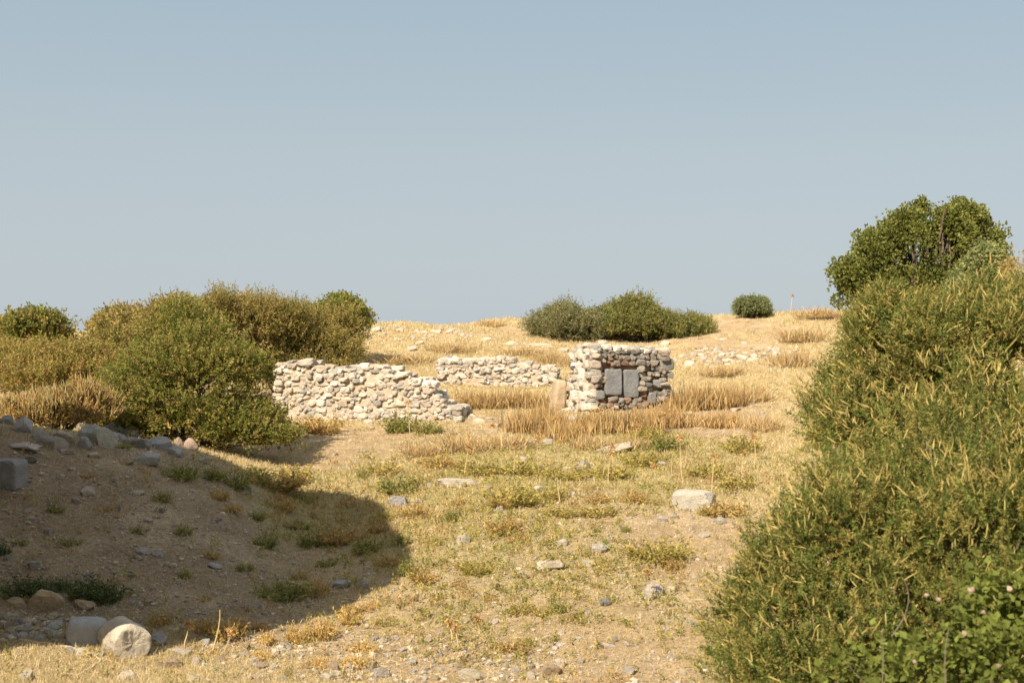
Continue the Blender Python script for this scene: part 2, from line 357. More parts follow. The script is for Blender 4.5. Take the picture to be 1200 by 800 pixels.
def where(px, py, skip=None):
    best = min((m for m in MARKS if m[0] != skip), key=lambda m: math.hypot(px-m[1], (py-m[2])*1.3))
    dx, dy = px-best[1], py-best[2]; d = math.hypot(dx, dy)
    far = 'close by' if d < 38 else ('a little way' if d < 85 else 'well')
    if abs(dx) > abs(dy)*1.2: w = 'to the right of' if dx > 0 else 'to the left of'
    else: w = 'in front of' if dy > 0 else 'behind'
    if far == 'close by': w = {'to the right of': 'close right of', 'to the left of': 'close left of', 'in front of': 'close in front of', 'behind': 'close behind'}[w]; return f'{w} the {best[0]}'
    if far == 'well': w = {'to the right of': 'well right of', 'to the left of': 'well left of', 'in front of': 'well in front of', 'behind': 'well behind'}[w]; return f'{w} the {best[0]}'
    return {'to the right of': 'right of', 'to the left of': 'left of', 'in front of': 'in front of', 'behind': 'behind'}[w]+f' the {best[0]}'
PENDING = []                                   # (object, [candidate labels], kind word)
ORD = ['leftmost', 'second-from-left', 'third-from-left', 'fourth-from-left', 'fifth-from-left', 'sixth-from-left', 'seventh-from-left', 'eighth-from-left', 'ninth-from-left', 'tenth-from-left', 'eleventh-from-left', 'twelfth-from-left']
def settle_labels():
    def px(o): return o.location.x/o.location.y
    def split(items, k):
        by = {}
        for it in items: by.setdefault(it[1][k], []).append(it)
        return by.items()
    for lab, items in split(PENDING, 0):
        if len(items) == 1: items[0][0]['label'] = lab; continue
        for l2, it2 in split(items, 1):
            if len(it2) == 1: it2[0][0]['label'] = l2; continue
            it2.sort(key=lambda t: px(t[0]))
            for n, t in enumerate(it2): t[0]['label'] = f'{"rightmost" if n == len(it2)-1 else ORD[min(n, 11)]} {l2}'

# ------------------------------------------------------------------ loose stones
TONES = {'p': ('pale', (.54, .47, .37)), 'g': ('grey', (.46, .42, .35)), 'b': ('bluish grey', (.40, .40, .385)), 't': ('tan', (.44, .335, .225)), 'r': ('pinkish', (.46, .34, .27)), 'w': ('white', (.56, .50, .41)), 'd': ('dark grey', (.27, .27, .262))}
ROCKS = []
for i in range(16):
    V = rock(ICO3, rng.uniform(3., 7), int(rng.integers(10, 18)), .14, cut=(.6, .92))
    V = V/np.abs(V).max(0)
    ROCKS.append(make_mesh('stone', V*.5, ICO3[1], M_LOOSE, None, False))
STONES = []
def stone(px, py, w, h, tone='p', label=None, rot=None, sink=.32, name='stone', mesh=None, Y=None, cat='stone', deep=.85, group='loose stones lying on the slope', tilt=.14):
    p = at(px, py) if Y is None else foot(px, Y)
    k = p[1]/FPX; W, H = w*k, h*k*1.12
    me = mesh or ROCKS[rng.integers(0, len(ROCKS))]
    o = link(name, me); o.location = (p[0], p[1]+W*.3*deep, p[2]+H*(.5-sink)+W*.3*deep*.12)
    o.scale = (W*1.04, W*deep*rng.uniform(.8, 1.1), H/(1-sink*.6)); o.rotation_euler = (rng.normal(0, tilt*.5), rng.normal(0, tilt), rng.uniform(-.5, .5) if rot is None else rot)
    tw, c = TONES[tone]; c = tuple(.85*a+.15*b for a, b in zip(c, (.5, .37, .22))); v = rng.uniform(.85, 1.12); o.color = (c[0]*v, c[1]*v*rng.uniform(.98, 1.02), c[2]*v*rng.uniform(.94, 1.06), 1)
    o['category'] = cat
    if group: o['group'] = group
    if label: o['label'] = label
    else:
        sz = 'tiny' if w < 9 else ('small' if w < 15 else ('medium-sized' if w < 25 else 'large'))
        shp = 'flat ' if h < w*.45 else ('chunky ' if h > w*.75 else '')
        wh = where(px, py)
        PENDING.append((o, [f'{sz} {tw} stone {wh}', f'{sz} {shp or "squat "}{tw} stone {wh}', f'{sz} {shp or "squat "}{tw} stone among dry grass {wh}'], 'stone'))
    return o
for a in [
 # named ones
 (27, 506, 25, 21, 'b', 'rounded bluish boulder on the bank crest at the left edge'), (85, 501, 22, 13, 'b', 'low bluish stone on the bank crest behind the row of grey stones'),
 (58, 526, 38, 15, 'g', 'flat grey slab in the shade along the bank crest'), (118, 522, 34, 24, 'b', 'largest bluish grey rock in the row along the bank crest'),
 (187, 526, 36, 17, 'b', 'long flat bluish slab at the right end of the bank crest'), (171, 544, 31, 14, 'b', 'smooth pale blue boulder just below the flat slab on the bank'),
 (147, 544, 18, 8, 't', 'flat tan stone beside the smooth pale blue boulder'), (100, 581, 19, 12, 'g', 'pale broken stone alone in the middle of the shaded bank'),
 (50, 716, 42, 26, 't', 'brown boulder lying under the dark thistles in the shade'), (643, 668, 37, 14, 'w', 'oblong pale boulder with a dark shaded right end in open grass'),
 (542, 637, 17, 14, 'g', 'pale three-sided stone standing in the grass right of the shadow tip'), (765, 699, 21, 15, 'w', 'broken white stone in two pieces near a thin stalk'),
 (710, 710, 17, 10, 'd', 'dark grey flat stone on bare soil'), (397, 689, 26, 9, 'b', 'flat grey stone lying inside the large shadow near its edge'), (425, 690, 12, 12, 'g', 'pale upright stone inside the shadow next to a flat grey one'),
 (645, 792, 27, 15, 't', 'tan boulder with shaded right side at the bottom edge'), (446, 794, 22, 15, 'g', 'grey boulder among grass near the bottom edge'), (535, 571, 48, 9, 'w', 'flat pale slab lying in grass below the left rubble wall'),
 (720, 531, 52, 9, 'p', 'long flat grey slab lying below the pier'), (550, 798, 30, 13, 'p', 'wide pale stone half buried at the bottom edge'),
]: stone(a[0], a[1], a[2], a[3], a[4], a[5])
for a in [(105, 514, 30, 20, 'b'), (130, 512, 32, 18, 'b'), (150, 514, 22, 14, 'g'), (70, 518, 26, 14, 'g'), (165, 526, 24, 12, 'd'), (45, 515, 22, 12, 'b'), (205, 534, 22, 12, 'b'), (140, 518, 17, 13, 'b'), (153, 522, 16, 11, 'g'), (97, 525, 22, 14, 'b'), (30, 528, 40, 9, 'g'), (208, 524, 13, 13, 'r'), (222, 527, 19, 15, 'r'), (178, 514, 17, 9, 'p'), (195, 516, 12, 8, 'p'), (238, 543, 15, 8, 'b'), (5, 497, 18, 12, 'd'),
 (76, 532, 20, 7, 'g'), (108, 536, 18, 6, 'g'), (160, 517, 12, 8, 'd'), (33, 542, 20, 10, 'd'), (235, 560, 7, 6, 'w'), (31, 601, 9, 6, 'p'), (55, 625, 11, 7, 'g'), (172, 612, 12, 5, 'g'), (182, 608, 7, 4, 'p'), (165, 650, 16, 8, 'b'), (184, 653, 16, 9, 'b'), (155, 659, 9, 4, 'p'),
 (160, 580, 16, 5, 'g'), (140, 600, 5, 12, 'g'), (113, 620, 6, 4, 'p'), (133, 672, 6, 4, 'p'), (18, 712, 24, 13, 't'), (98, 714, 28, 11, 't'), (40, 668, 18, 10, 'g'), (62, 739, 20, 12, 'b'), (10, 738, 20, 12, 'g'), (25, 750, 15, 9, 'b'), (45, 752, 15, 8, 'b'), (60, 747, 22, 9, 'g'), (4, 748, 12, 8, 'g'), (30, 738, 12, 8, 'b'), (75, 755, 10, 6, 'g'), (14, 725, 12, 7, 'g'),
 (82, 766, 12, 9, 'b'), (93, 767, 21, 9, 'w'), (117, 770, 14, 9, 'w'), (183, 756, 22, 15, 'b'), (175, 765, 14, 9, 'g'), (157, 738, 16, 9, 'b'), (212, 768, 24, 9, 'p'), (200, 783, 22, 13, 't'), (187, 781, 8, 8, 't'), (29, 799, 19, 15, 'p'), (148, 797, 26, 10, 'p'), (226, 799, 17, 9, 'w'), (150, 785, 12, 5, 't'),
 (240, 757, 12, 9, 'b'), (335, 760, 15, 9, 'p'), (331, 766, 12, 7, 'w'), (338, 770, 12, 6, 'p'), (320, 784, 9, 8, 'w'), (305, 784, 22, 7, 'r'), (360, 780, 10, 8, 'w'), (390, 787, 15, 13, 't'), (409, 786, 9, 10, 'p'), (229, 778, 14, 8, 'p'), (258, 776, 11, 8, 't'), (297, 779, 10, 8, 'p'), (330, 798, 15, 6, 'p'), (385, 797, 22, 8, 'p'), (300, 797, 16, 6, 'w'), (270, 798, 12, 6, 'p'), (285, 770, 14, 7, 'p'), (437, 783, 12, 10, 't'), (420, 797, 14, 7, 'w'), (352, 795, 12, 6, 'p'),
 (308, 670, 7, 4, 'p'), (343, 661, 6, 4, 'p'), (251, 666, 17, 6, 'b'), (373, 700, 8, 4, 'p'), (360, 712, 8, 4, 'p'), (290, 715, 8, 4, 'p'), (252, 697, 7, 4, 'p'), (207, 700, 6, 4, 'p'), (415, 662, 7, 4, 'p'), (430, 667, 9, 4, 'p'), (340, 630, 6, 4, 'p'), (260, 620, 12, 5, 'b'), (420, 605, 9, 5, 'p'),
 (447, 754, 13, 8, 'w'), (464, 750, 8, 6, 'p'), (514, 748, 13, 10, 't'), (500, 753, 14, 5, 'p'), (515, 769, 8, 9, 'w'), (481, 780, 14, 8, 'w'), (484, 788, 10, 6, 'p'), (508, 797, 14, 6, 't'), (604, 788, 12, 8, 'w'), (592, 783, 10, 6, 'p'), (622, 795, 14, 8, 'p'), (580, 731, 9, 6, 'w'), (579, 690, 14, 9, 't'), (566, 687, 7, 5, 't'), (615, 677, 18, 9, 't'), (596, 678, 5, 4, 'w'), (657, 781, 11, 8, 'p'), (572, 779, 12, 5, 'p'), (538, 783, 12, 5, 't'), (535, 754, 9, 4, 'w'), (460, 764, 8, 4, 't'),
 (501, 571, 10, 8, 'p'), (570, 573, 13, 5, 'p'), (622, 522, 15, 9, 'p'), (641, 522, 15, 9, 'g'), (683, 551, 18, 12, 'g'), (631, 577, 17, 9, 'g'), (585, 599, 10, 7, 'w'), (561, 599, 11, 5, 'p'), (624, 607, 12, 5, 'd'), (660, 640, 16, 9, 'p'), (701, 648, 23, 11, 'g'), (703, 639, 10, 5, 'p'), (670, 650, 10, 6, 'p'), (690, 664, 15, 8, 'g'), (719, 667, 10, 5, 'w'), (467, 594, 22, 13, 'b'), (490, 589, 14, 5, 'g'), (668, 581, 12, 5, 'p'), (665, 552, 12, 6, 'p'), (613, 540, 10, 6, 'p'), (715, 632, 8, 5, 'w'), (735, 635, 10, 5, 'p'),
 (806, 599, 11, 5, 't'), (776, 612, 14, 8, 'g'), (844, 614, 16, 9, 'b'), (825, 630, 14, 6, 'w'), (811, 623, 8, 8, 'p'), (775, 546, 13, 6, 'p'), (790, 607, 12, 4, 'p'), (788, 694, 15, 8, 'w'), (757, 703, 9, 7, 'w'), (689, 720, 9, 6, 'w'), (719, 752, 11, 6, 'g'), (658, 744, 9, 7, 'p'), (657, 759, 14, 6, 'w'), (675, 752, 8, 6, 'w'), (714, 759, 20, 4, 'w'), (737, 757, 13, 4, 'p'), (780, 739, 8, 4, 'w'), (808, 732, 13, 4, 'w'), (790, 773, 13, 7, 'p'), (680, 778, 11, 8, 'p'), (737, 791, 15, 10, 'g'), (815, 679, 6, 4, 'w'), (667, 722, 8, 4, 'p'), (800, 790, 10, 5, 'p'), (760, 776, 9, 4, 'p'), (700, 790, 10, 5, 'p'), (730, 676, 8, 4, 'w'),
 (808, 431, 14, 11, 'w'), (841, 423, 9, 8, 'w'), (855, 424, 12, 5, 'p'), (871, 421, 15, 6, 'p'), (882, 424, 13, 6, 'p'), (909, 414, 12, 8, 'w'), (927, 420, 9, 11, 'w'), (895, 419, 12, 6, 'p'), (825, 421, 9, 5, 'p'), (860, 415, 10, 4, 'p'), (780, 404, 10, 6, 'p'), (771, 408, 10, 5, 'p'), (806, 487, 14, 5, 'p'), (862, 482, 16, 5, 'p'), (893, 485, 9, 4, 'p'), (912, 402, 5, 7, 'w'), (846, 400, 10, 4, 'p'), (917, 379, 4, 6, 'p'),
 (406, 388, 17, 11, 'r'), (409, 381, 14, 6, 'p'), (426, 388, 13, 6, 'p'), (440, 389, 14, 6, 'w'), (463, 386, 7, 7, 'p'), (488, 391, 10, 5, 'p'), (511, 391, 13, 6, 'g'), (482, 411, 14, 6, 'p'), (417, 392, 12, 5, 'p'), (450, 394, 9, 4, 'p'), (492, 403, 12, 4, 'p'), (531, 385, 7, 4, 'g'), (632, 407, 34, 5, 'p'), (600, 405, 16, 5, 'p'), (570, 399, 12, 4, 'p'), (706, 403, 12, 5, 'p'), (660, 412, 14, 5, 'p'),
 (545, 487, 16, 11, 'p'), (554, 493, 13, 9, 'w'), (562, 496, 15, 7, 'p'), (540, 492, 12, 9, 'p'), (536, 482, 13, 10, 'g'), (548, 478, 10, 7, 'p'), (583, 500, 14, 5, 'p'), (573, 492, 10, 4, 'p'), (405, 493, 10, 8, 'w'), (432, 497, 12, 7, 'w'), (670, 494, 14, 8, 'p'), (655, 488, 10, 7, 'p'), (392, 534, 9, 4, 'p'), (425, 530, 9, 3, 'p'), (640, 452, 10, 6, 'w')]:
    stone(*a)
for _ in range(18):                        # rubble strewn over the shaded bank and round the old footings
    stone(rng.uniform(5, 330), rng.uniform(545, 740), rng.uniform(7, 14), rng.uniform(4, 8), rng.choice(list('ggbp')))
for _ in range(18): stone(rng.uniform(795, 935), rng.normal(419, 6), rng.uniform(6, 11), rng.uniform(3, 6), rng.choice(list('ppw')))
for _ in range(12): stone(rng.uniform(415, 545), rng.normal(390, 4), rng.uniform(6, 10), rng.uniform(3, 5), rng.choice(list('ppwg')))
for _ in range(16): stone(rng.uniform(0, 75), rng.uniform(724, 752), rng.uniform(8, 17), rng.uniform(5, 9), rng.choice(list('gbgp')))

# squared blocks and the column drum
def block_mesh(dx, dy, dz, amp, chips=4, sub=ICO4, p=14):
    V = rock(sub, p, chips, amp, cut=(1.1, 1.4)); return make_mesh('block', V*np.array([dx, dy, dz])*.5, sub[1], M_LOOSE, None, False)
def block(px, py, w, h, d, tone, label, rot, tilt=(0, 0), sink=.1, name='stone_block', Y=None, p=14):
    P = at(px, py) if Y is None else foot(px, Y); k = P[1]/FPX
    o = link(name, block_mesh(w*k, d*k, h*k, .035, p=p), loc=(P[0], P[1]+d*k*.4, P[2]+h*k*(.5-sink)))
    o.rotation_euler = (tilt[0], tilt[1], rot); c = TONES[tone][1]; o.color = (*c, 1)
    return tag(o, label, 'stone block', 'cut stone blocks')
block(815, 598, 47, 24, 34, 'g', 'squared pale grey block with a flat top beside the flowering shrub', -.35)
block(2, 572, 44, 36, 30, 'd', 'squared dark block jutting in at the left edge of the bank', -.2)
block(98, 757, 46, 34, 34, 'b', 'rounded bluish grey block in the shade beside the column drum', .2, (.1, .05), p=4)
block(655, 481, 15, 38, 24, 't', 'upright tan slab leaning against the left end of the pier', .25, (0, .13), .05, 'upright_slab', None, 5)
def column_drum():
    P = at(143, 771); k = P[1]/FPX; R = 22*k; Lh = 27*k
    nr, nt_ = 44, 90; bag = Bag(); V = []
    prof = [(t, 1.) for t in np.linspace(-1, 1, nr)]
    caps = [.97, .93, .86, .76, .64, .5, .36, .2, .02]
    rows = [(-1.0, c) for c in caps[::-1]]+[(t, 1.) for t, _ in prof]+[(1.0, c) for c in caps]
    th = np.arange(nt_)*2*math.pi/nt_
    for t, r in rows: V.append(np.stack([t*Lh*np.ones(nt_), r*R*np.cos(th), r*R*np.sin(th)], -1))
    V = np.concatenate(V); q = V/R
    d = fbm(q[:, 0]*1.5+4, q[:, 1]*1.5, q[:, 2]*1.5, 33, 4)
    d2 = fbm(q[:, 0]*5+4, q[:, 1]*5, q[:, 2]*5, 35, 4)
    V = V*(1+.07*d+.06*d2)[:, None]
    for n, dd in ((unit(np.array([.8, .2, .65])), 1.32), (unit(np.array([.8, -.55, -.4])), 1.3), (unit(np.array([-.7, -.3, .6])), 1.3)):
        over = np.maximum((V/R)@n-dd, 0); V = V-over[:, None]*n*R*.9
    # hollow worn end
    e = np.clip(1-np.hypot(V[:, 1], V[:, 2])/(R*.6), 0, 1)*(V[:, 0] > Lh*.8); V[:, 0] -= e*R*.05
    m = len(rows); i = np.arange(m-1)[:, None]*nt_; j = np.arange(nt_)[None]; j2 = (j+1) % nt_
    F = np.stack([i+j, i+nt_+j, i+nt_+j2, i+j2], -1).reshape(-1, 4)
    o = link('column_drum', make_mesh('column_drum', V, F, M_LOOSE, None, True), loc=(P[0]-.02, P[1]+R*.8, P[2]+R*.86))
    o.rotation_euler = (0, .06, math.radians(-52)); o.color = (.50, .44, .345, 1)
    tag(o, 'weathered pale column drum lying on its side at the edge of the shade', 'column drum')
column_drum()

# ------------------------------------------------------------------ ruined walls
def wall_root(name, p, label): return empty(name, tuple(p), label, 'ruined wall')
class RubbleWall:
    def __init__(s, p0, p1, thick, top, pal, base_off=-.25):
        s.p0, s.p1 = np.array(p0, float), np.array(p1, float); d = s.p1[:2]-s.p0[:2]; s.L = np.linalg.norm(d); u = d/s.L
        s.u = np.array([u[0], u[1], 0]); s.n = np.array([u[1], -u[0], 0]); s.t = thick; s.top = top; s.pal = pal; s.bo = base_off
        s.st, s.core, s.cap = Bag(), Bag(), Bag()
    def W(s, a, b, z):                       # along, out of front face, height -> world
        a, b, z = np.broadcast_arrays(np.asarray(a, float), np.asarray(b, float), np.asarray(z, float))
        r = s.p0[None]+a.reshape(-1, 1)*s.u+b.reshape(-1, 1)*s.n; r[:, 2] = z.ravel(); return r
    def base(s, a): w = s.W(a, 0, 0)[0]; return float(gz(w[0], w[1]))+s.bo
    def put(s, bag, a, b, z, da, db, dz, col, p=None, jit=.065, amp=.10):
        V = rock(ICO3, p or rng.uniform(7, 14), int(rng.integers(5, 11)), amp*.9, cut=(.86, 1.25))
        V = V*np.array([da, db, dz])*.5
        r1, r2, r3 = rng.normal(0, jit), rng.normal(0, jit), rng.normal(0, jit)
        R = np.array(Matrix.Rotation(r1, 3, 'X') @ Matrix.Rotation(r2, 3, 'Y') @ Matrix.Rotation(r3, 3, 'Z')); V = V@R.T
        V = s.p0*np.array([1, 1, 0])+(a+V[:, :1])*s.u+(b+V[:, 1:2])*s.n+(z+V[:, 2:])*np.array([0, 0, 1.])
        bag.add(V, ICO3[1], col)
    def color(s): 
        c = np.array(s.pal[rng.integers(0, len(s.pal))]); return np.clip(c*rng.uniform(.8, 1.15), 0, .75)
    def face(s, L, place, topf, basef, hh=(.13, .27), ww=(.16, .46), holes=()):
        z0 = min(basef(x) for x in np.linspace(0, L, 6)); zmax = max(topf(x) for x in np.linspace(0, L, 30)); z = z0
        while z < zmax:
            ch = rng.uniform(*hh); a = -rng.uniform(0, .15)
            while a < L:
                w = rng.uniform(*ww)*(1.25 if rng.random() < .15 else 1); m = min(max(a+w/2, 0), L)
                zc = z+ch/2+rng.normal(0, .012)
                if zc+ch*.15 < topf(m) and zc+ch > basef(m) and a+w < L+.14 and not any(h[0] < a+w/2 < h[1] and h[2] < zc < h[3] for h in holes):
                    if rng.random() < .22 and ch > .18:
                        place(a+w/2, zc-ch*.25, w*.97, ch*.5); place(a+w/2+rng.normal(0, .03), zc+ch*.25, w*.9, ch*.48)
                    else: place(a+w/2, zc, w*rng.uniform(.96, 1.08), ch*rng.uniform(.95, 1.12))
                a += w
            z += ch*.96
    def build_core(s, col, inset=.02, down=.12):
        A = np.linspace(.06, s.L-.06, 30); 
        f, b = -inset, -s.t+inset
        rows = []
        for a in A:
            zt = s.top(a)-down; zb = s.base(a)
            rows.append(np.concatenate([s.W(a, f, zb), s.W(a, f, zt), s.W(a, b, zt), s.W(a, b, zb)]))
        V = np.concatenate(rows); n = len(A); F = []
        for i in range(n-1):
            for k in range(4): F.append([i*4+k, (i+1)*4+k, (i+1)*4+(k+1) % 4, i*4+(k+1) % 4])
        F += [[0, 1, 2, 3], [(n-1)*4+3, (n-1)*4+2, (n-1)*4+1, (n-1)*4]]
        s.core.add(V, F, col)
    def courses(s, holes=(), depth=.26, hh=(.13, .27), ww=(.16, .46), ends=(True, True), back=True, proud=.03):
        P = lambda a, z, w, h: s.put(s.st, a, -depth/2+rng.normal(.0, proud), z, w, depth, h, s.color())
        s.face(s.L, P, s.top, s.base, hh, ww, holes)
        if back:
            P2 = lambda a, z, w, h: s.put(s.st, a, -s.t+depth/2+rng.normal(0, .03), z, w, depth, h, s.color())
            s.face(s.L, P2, s.top, s.base, (.2, .34), (.3, .6))
        for e, a0 in ((0, depth/2), (1, s.L-depth/2)):
            if ends[e]:
                P3 = lambda b, z, w, h: s.put(s.st, a0+rng.normal(0, .04), -b, z, depth, w, h, s.color())
                s.face(s.t, P3, lambda b: s.top(a0), lambda b: s.base(a0), hh, ww)
    def chips(s, n, holes=()):
        for _ in range(n):
            a = rng.uniform(.05, s.L-.05); z = rng.uniform(s.base(a)+.2, s.top(a))
            if any(h[0]-.03 < a < h[1]+.03 and h[2]-.03 < z < h[3]+.03 for h in holes): continue
            q = rng.uniform(.05, .11); s.put(s.st, a, -.01+rng.normal(0, .02), z, q*1.4, q*1.3, q, s.color(), jit=.5)
    def caps(s, wr=(.22, .5), hr=(.12, .22), skip=.12):
        a = 0.
        while a < s.L-.1:
            w = rng.uniform(*wr)
            for b in np.arange(.15, s.t, .36):
                if rng.random() > skip:
                    h = rng.uniform(*hr); m = min(a+w/2, s.L); s.put(s.st, m, -b+rng.normal(0, .04), s.top(m)-.03+rng.normal(0, .03), w*.97, .38, h, s.color(), jit=.1)
            a += w
    def finish(s, root, mcol, extra=()):
        o = np.array(root.location)
        link('masonry', s.st.mesh('masonry', M_STONE, o), root)
        link('mortar_core', s.core.mesh('mortar_core', M_STONE, o), root)
LIME = [(.52, .455, .37), (.55, .49, .41), (.45, .39, .32), (.51, .42, .335), (.39, .355, .30), (.57, .52, .45), (.48, .39, .29), (.36, .33, .29)]
GREY_SHADED = [(.26, .225, .185), (.215, .20, .18), (.19, .185, .17), (.30, .265, .215), (.24, .19, .145), (.33, .29, .24), (.23, .15, .10)]  # pier stones: grey, darkened further to paint in the front's weaker light
# left wall
def zrow(py, Y): return (400-py)/FPX*Y
p0 = foot(322, 37.6); p1 = foot(541, 36.0)
tops = [(0, 426), (.25, 424), (.7, 422), (1.0, 424), (1.35, 430), (1.7, 432), (2.1, 429), (2.6, 428), (3.0, 428), (3.4, 434), (3.75, 438), (4.0, 443), (4.4, 448), (4.55, 460), (4.9, 476)]
def top_left(a): Y = 37.6-1.6*a/4.75; return zrow(np.interp(a, [t[0] for t in tops], [t[1] for t in tops]), Y)-.04
w = RubbleWall(p0, p1, .8, top_left, LIME); w.courses(ww=(.10, .32), hh=(.085, .19), proud=.04); w.chips(240); w.caps(); w.build_core((.47, .385, .285))
r = wall_root('rubble_wall', (p0+p1)/2, 'long low pale rubble wall with a broken right end beside the big green shrub'); w.finish(r, None)
# back wall
p0 = foot(513, 43.4); p1 = foot(654, 43.0)
tb = [(0, 420), (.6, 421), (1.2, 419), (2.2, 419.5), (2.6, 425), (3.1, 428), (3.7, 430)]
w = RubbleWall(p0, p1, .7, lambda a: zrow(np.interp(a, [t[0] for t in tb], [t[1] for t in tb]), 43.2)-.04, LIME); w.courses(ww=(.12, .36), hh=(.09, .21)); w.chips(140); w.caps(skip=.2); w.build_core((.47, .385, .285))
r = wall_root('rubble_wall', (p0+p1)/2, 'shorter pale rubble wall standing behind, between the left wall and the pier'); w.finish(r, None)
# pier
ang = math.radians(19); c0 = foot(697, 36.6)
Lp = (788-697)/FPX*36.9/math.cos(ang)
uu = np.array([math.cos(ang), math.sin(ang), 0]); p1 = c0+uu*Lp; p1[2] = gz(p1[0], p1[1])
def top_pier(a): return zrow(np.interp(a, [0, .5, 1.2, 1.8, Lp], [407, 407, 409, 410, 414]), 36.9)
k = 36.9/FPX; ca = math.cos(ang)
def sx(px): return (px-697)*k/ca*1.0
slabs = [(sx(709), sx(729.5), zrow(463, 36.8), zrow(432, 36.8)), (sx(732), sx(749.5), zrow(466, 36.8), zrow(433, 36.8)), (sx(776), sx(793), zrow(434, 36.9), zrow(420, 36.9)), (sx(768), sx(786), zrow(455, 36.9), zrow(445, 36.9)), (sx(697), sx(709), zrow(468, 36.7), zrow(457, 36.7)), (sx(762), sx(771), zrow(473, 36.9), zrow(460, 36.9))]
w = RubbleWall(c0, p1, 1.55, top_pier, GREY_SHADED); hol = [(a-.06, b+.06, c-.03, d+.05) for a, b, c, d in slabs]
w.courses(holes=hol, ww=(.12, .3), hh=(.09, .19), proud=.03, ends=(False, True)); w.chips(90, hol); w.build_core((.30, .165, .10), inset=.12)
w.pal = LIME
P3 = lambda b, z, ww_, h: w.put(w.st, .12-rng.uniform(0, .12)-max(0, (zrow(430, 36.6)-z))*.18, -b, z, .3, ww_, h, w.color(), jit=.1)
w.face(1.55, P3, lambda b: top_pier(0), lambda b: w.base(0), (.12, .24), (.18, .4))
# slumped facing stones at the left end
for _ in range(44):
    b = rng.uniform(-.15, 1.3); z = w.base(0)+.2+rng.random()**1.6*1.2; out = .04+(1.5-(z-w.base(0)))*.22*rng.random()
    w.put(w.st, -out, -b, z, rng.uniform(.18, .34), rng.uniform(.2, .4), rng.uniform(.12, .24), w.color(), jit=.14)
for a in np.arange(.12, Lp, .27):          # round topped coping stones
    for b in (.16, .5, .85, 1.2):
        w.put(w.st, a+rng.normal(0, .02), -b, top_pier(a)-.02+rng.normal(0, .025), rng.uniform(.22, .3), .34, rng.uniform(.15, .22), w.color()*1.02, p=4.5, jit=.06)
rp = wall_root('pier', (c0+p1)/2, 'square rubble pier with two dark grey slabs set into its shaded front'); w.finish(rp, None)
o3 = np.array(rp.location)
for i, (a, b, zc, zd) in enumerate(slabs):
    bag = Bag(); V = rock(ICO4, 11 if i < 2 else 7, 6, .035, cut=(1.08, 1.3))*np.array([b-a, .24, zd-zc])*.5
    V = w.p0*np.array([1, 1, 0])+((a+b)/2+V[:, :1])*w.u+(-.085+V[:, 1:2])*w.n+((zc+zd)/2+V[:, 2:])*np.array([0, 0, 1.])
    bag.add(V, ICO4[1], (.215, .22, .22) if i < 2 else (.22, .22, .215)); link('slab' if i < 2 else 'squared_block', bag.mesh('slab', M_STONE, o3), rp)

# ------------------------------------------------------------------ added unseen wall left of the frame, outlined to throw the big shadow
def shadow_caster():
    T = 1.2; line = lambda y: -.36*y-1.0
    sh = [(30, 757), (80, 757), (160, 757), (250, 752), (330, 736), (415, 708), (462, 686), (484, 656), (478, 630), (442, 592), (400, 580), (330, 570), (285, 563), (240, 540), (180, 520)]
    Q = []
    for a, b in sh:
        P = at(a, b, 16.5); t = -(P[0]+.36*P[1]+1.0)/(SUN[0]+.36*SUN[1]); q = P+t*SUN; Q.append((q[1], q[2]))
    print('RUIN', [(round(a, 1), round(b, 1)) for a, b in Q])
    yb = Q[-1][0]+.3; Q = [(Q[0][0]+.4, float(gz(line(Q[0][0]), Q[0][0]))-.8)]+Q+[(yb, float(gz(line(yb), yb))-.8)]
    Q = np.array(Q); d = np.concatenate([[0], np.cumsum(np.hypot(*np.diff(Q, axis=0).T))]); t = np.arange(0, d[-1], .1)
    y = np.interp(t, d, Q[:, 0])+.3*fbm(t*.9, t*0, seed=4, octv=4); z = np.interp(t, d, Q[:, 1])+.34*fbm(t*.9, t*0, seed=14, octv=4)
    root = empty('ruined_tower', (line(18.), 18., float(gz(line(18.), 18.))), 'tall broken rubble wall with an overhanging vault end, throwing the large shadow', 'ruined wall')
    o = np.array(root.location); bm = bmesh.new()
    f = bm.faces.new([bm.verts.new((line(a)-o[0], a-o[1], b-o[2])) for a, b in zip(y, z)])
    g = bmesh.ops.extrude_face_region(bm, geom=[f]); bmesh.ops.translate(bm, vec=(-T, 0, 0), verts=[v for v in g['geom'] if isinstance(v, bmesh.types.BMVert)])
    bmesh.ops.triangulate(bm, faces=[f for f in bm.faces if len(f.verts) > 4]); bmesh.ops.recalc_face_normals(bm, faces=bm.faces)
    me = bpy.data.meshes.new('masonry'); bm.to_mesh(me); bm.free(); me.materials.append(M_STONE)
    a = me.color_attributes.new('tint', 'FLOAT_COLOR', 'POINT'); a.data.foreach_set('color', np.tile(np.array([.42, .35, .27, 1], np.float32), len(me.vertices)))
    link('masonry', me, root)  # plain extruded body of the added shadow caster
shadow_caster()

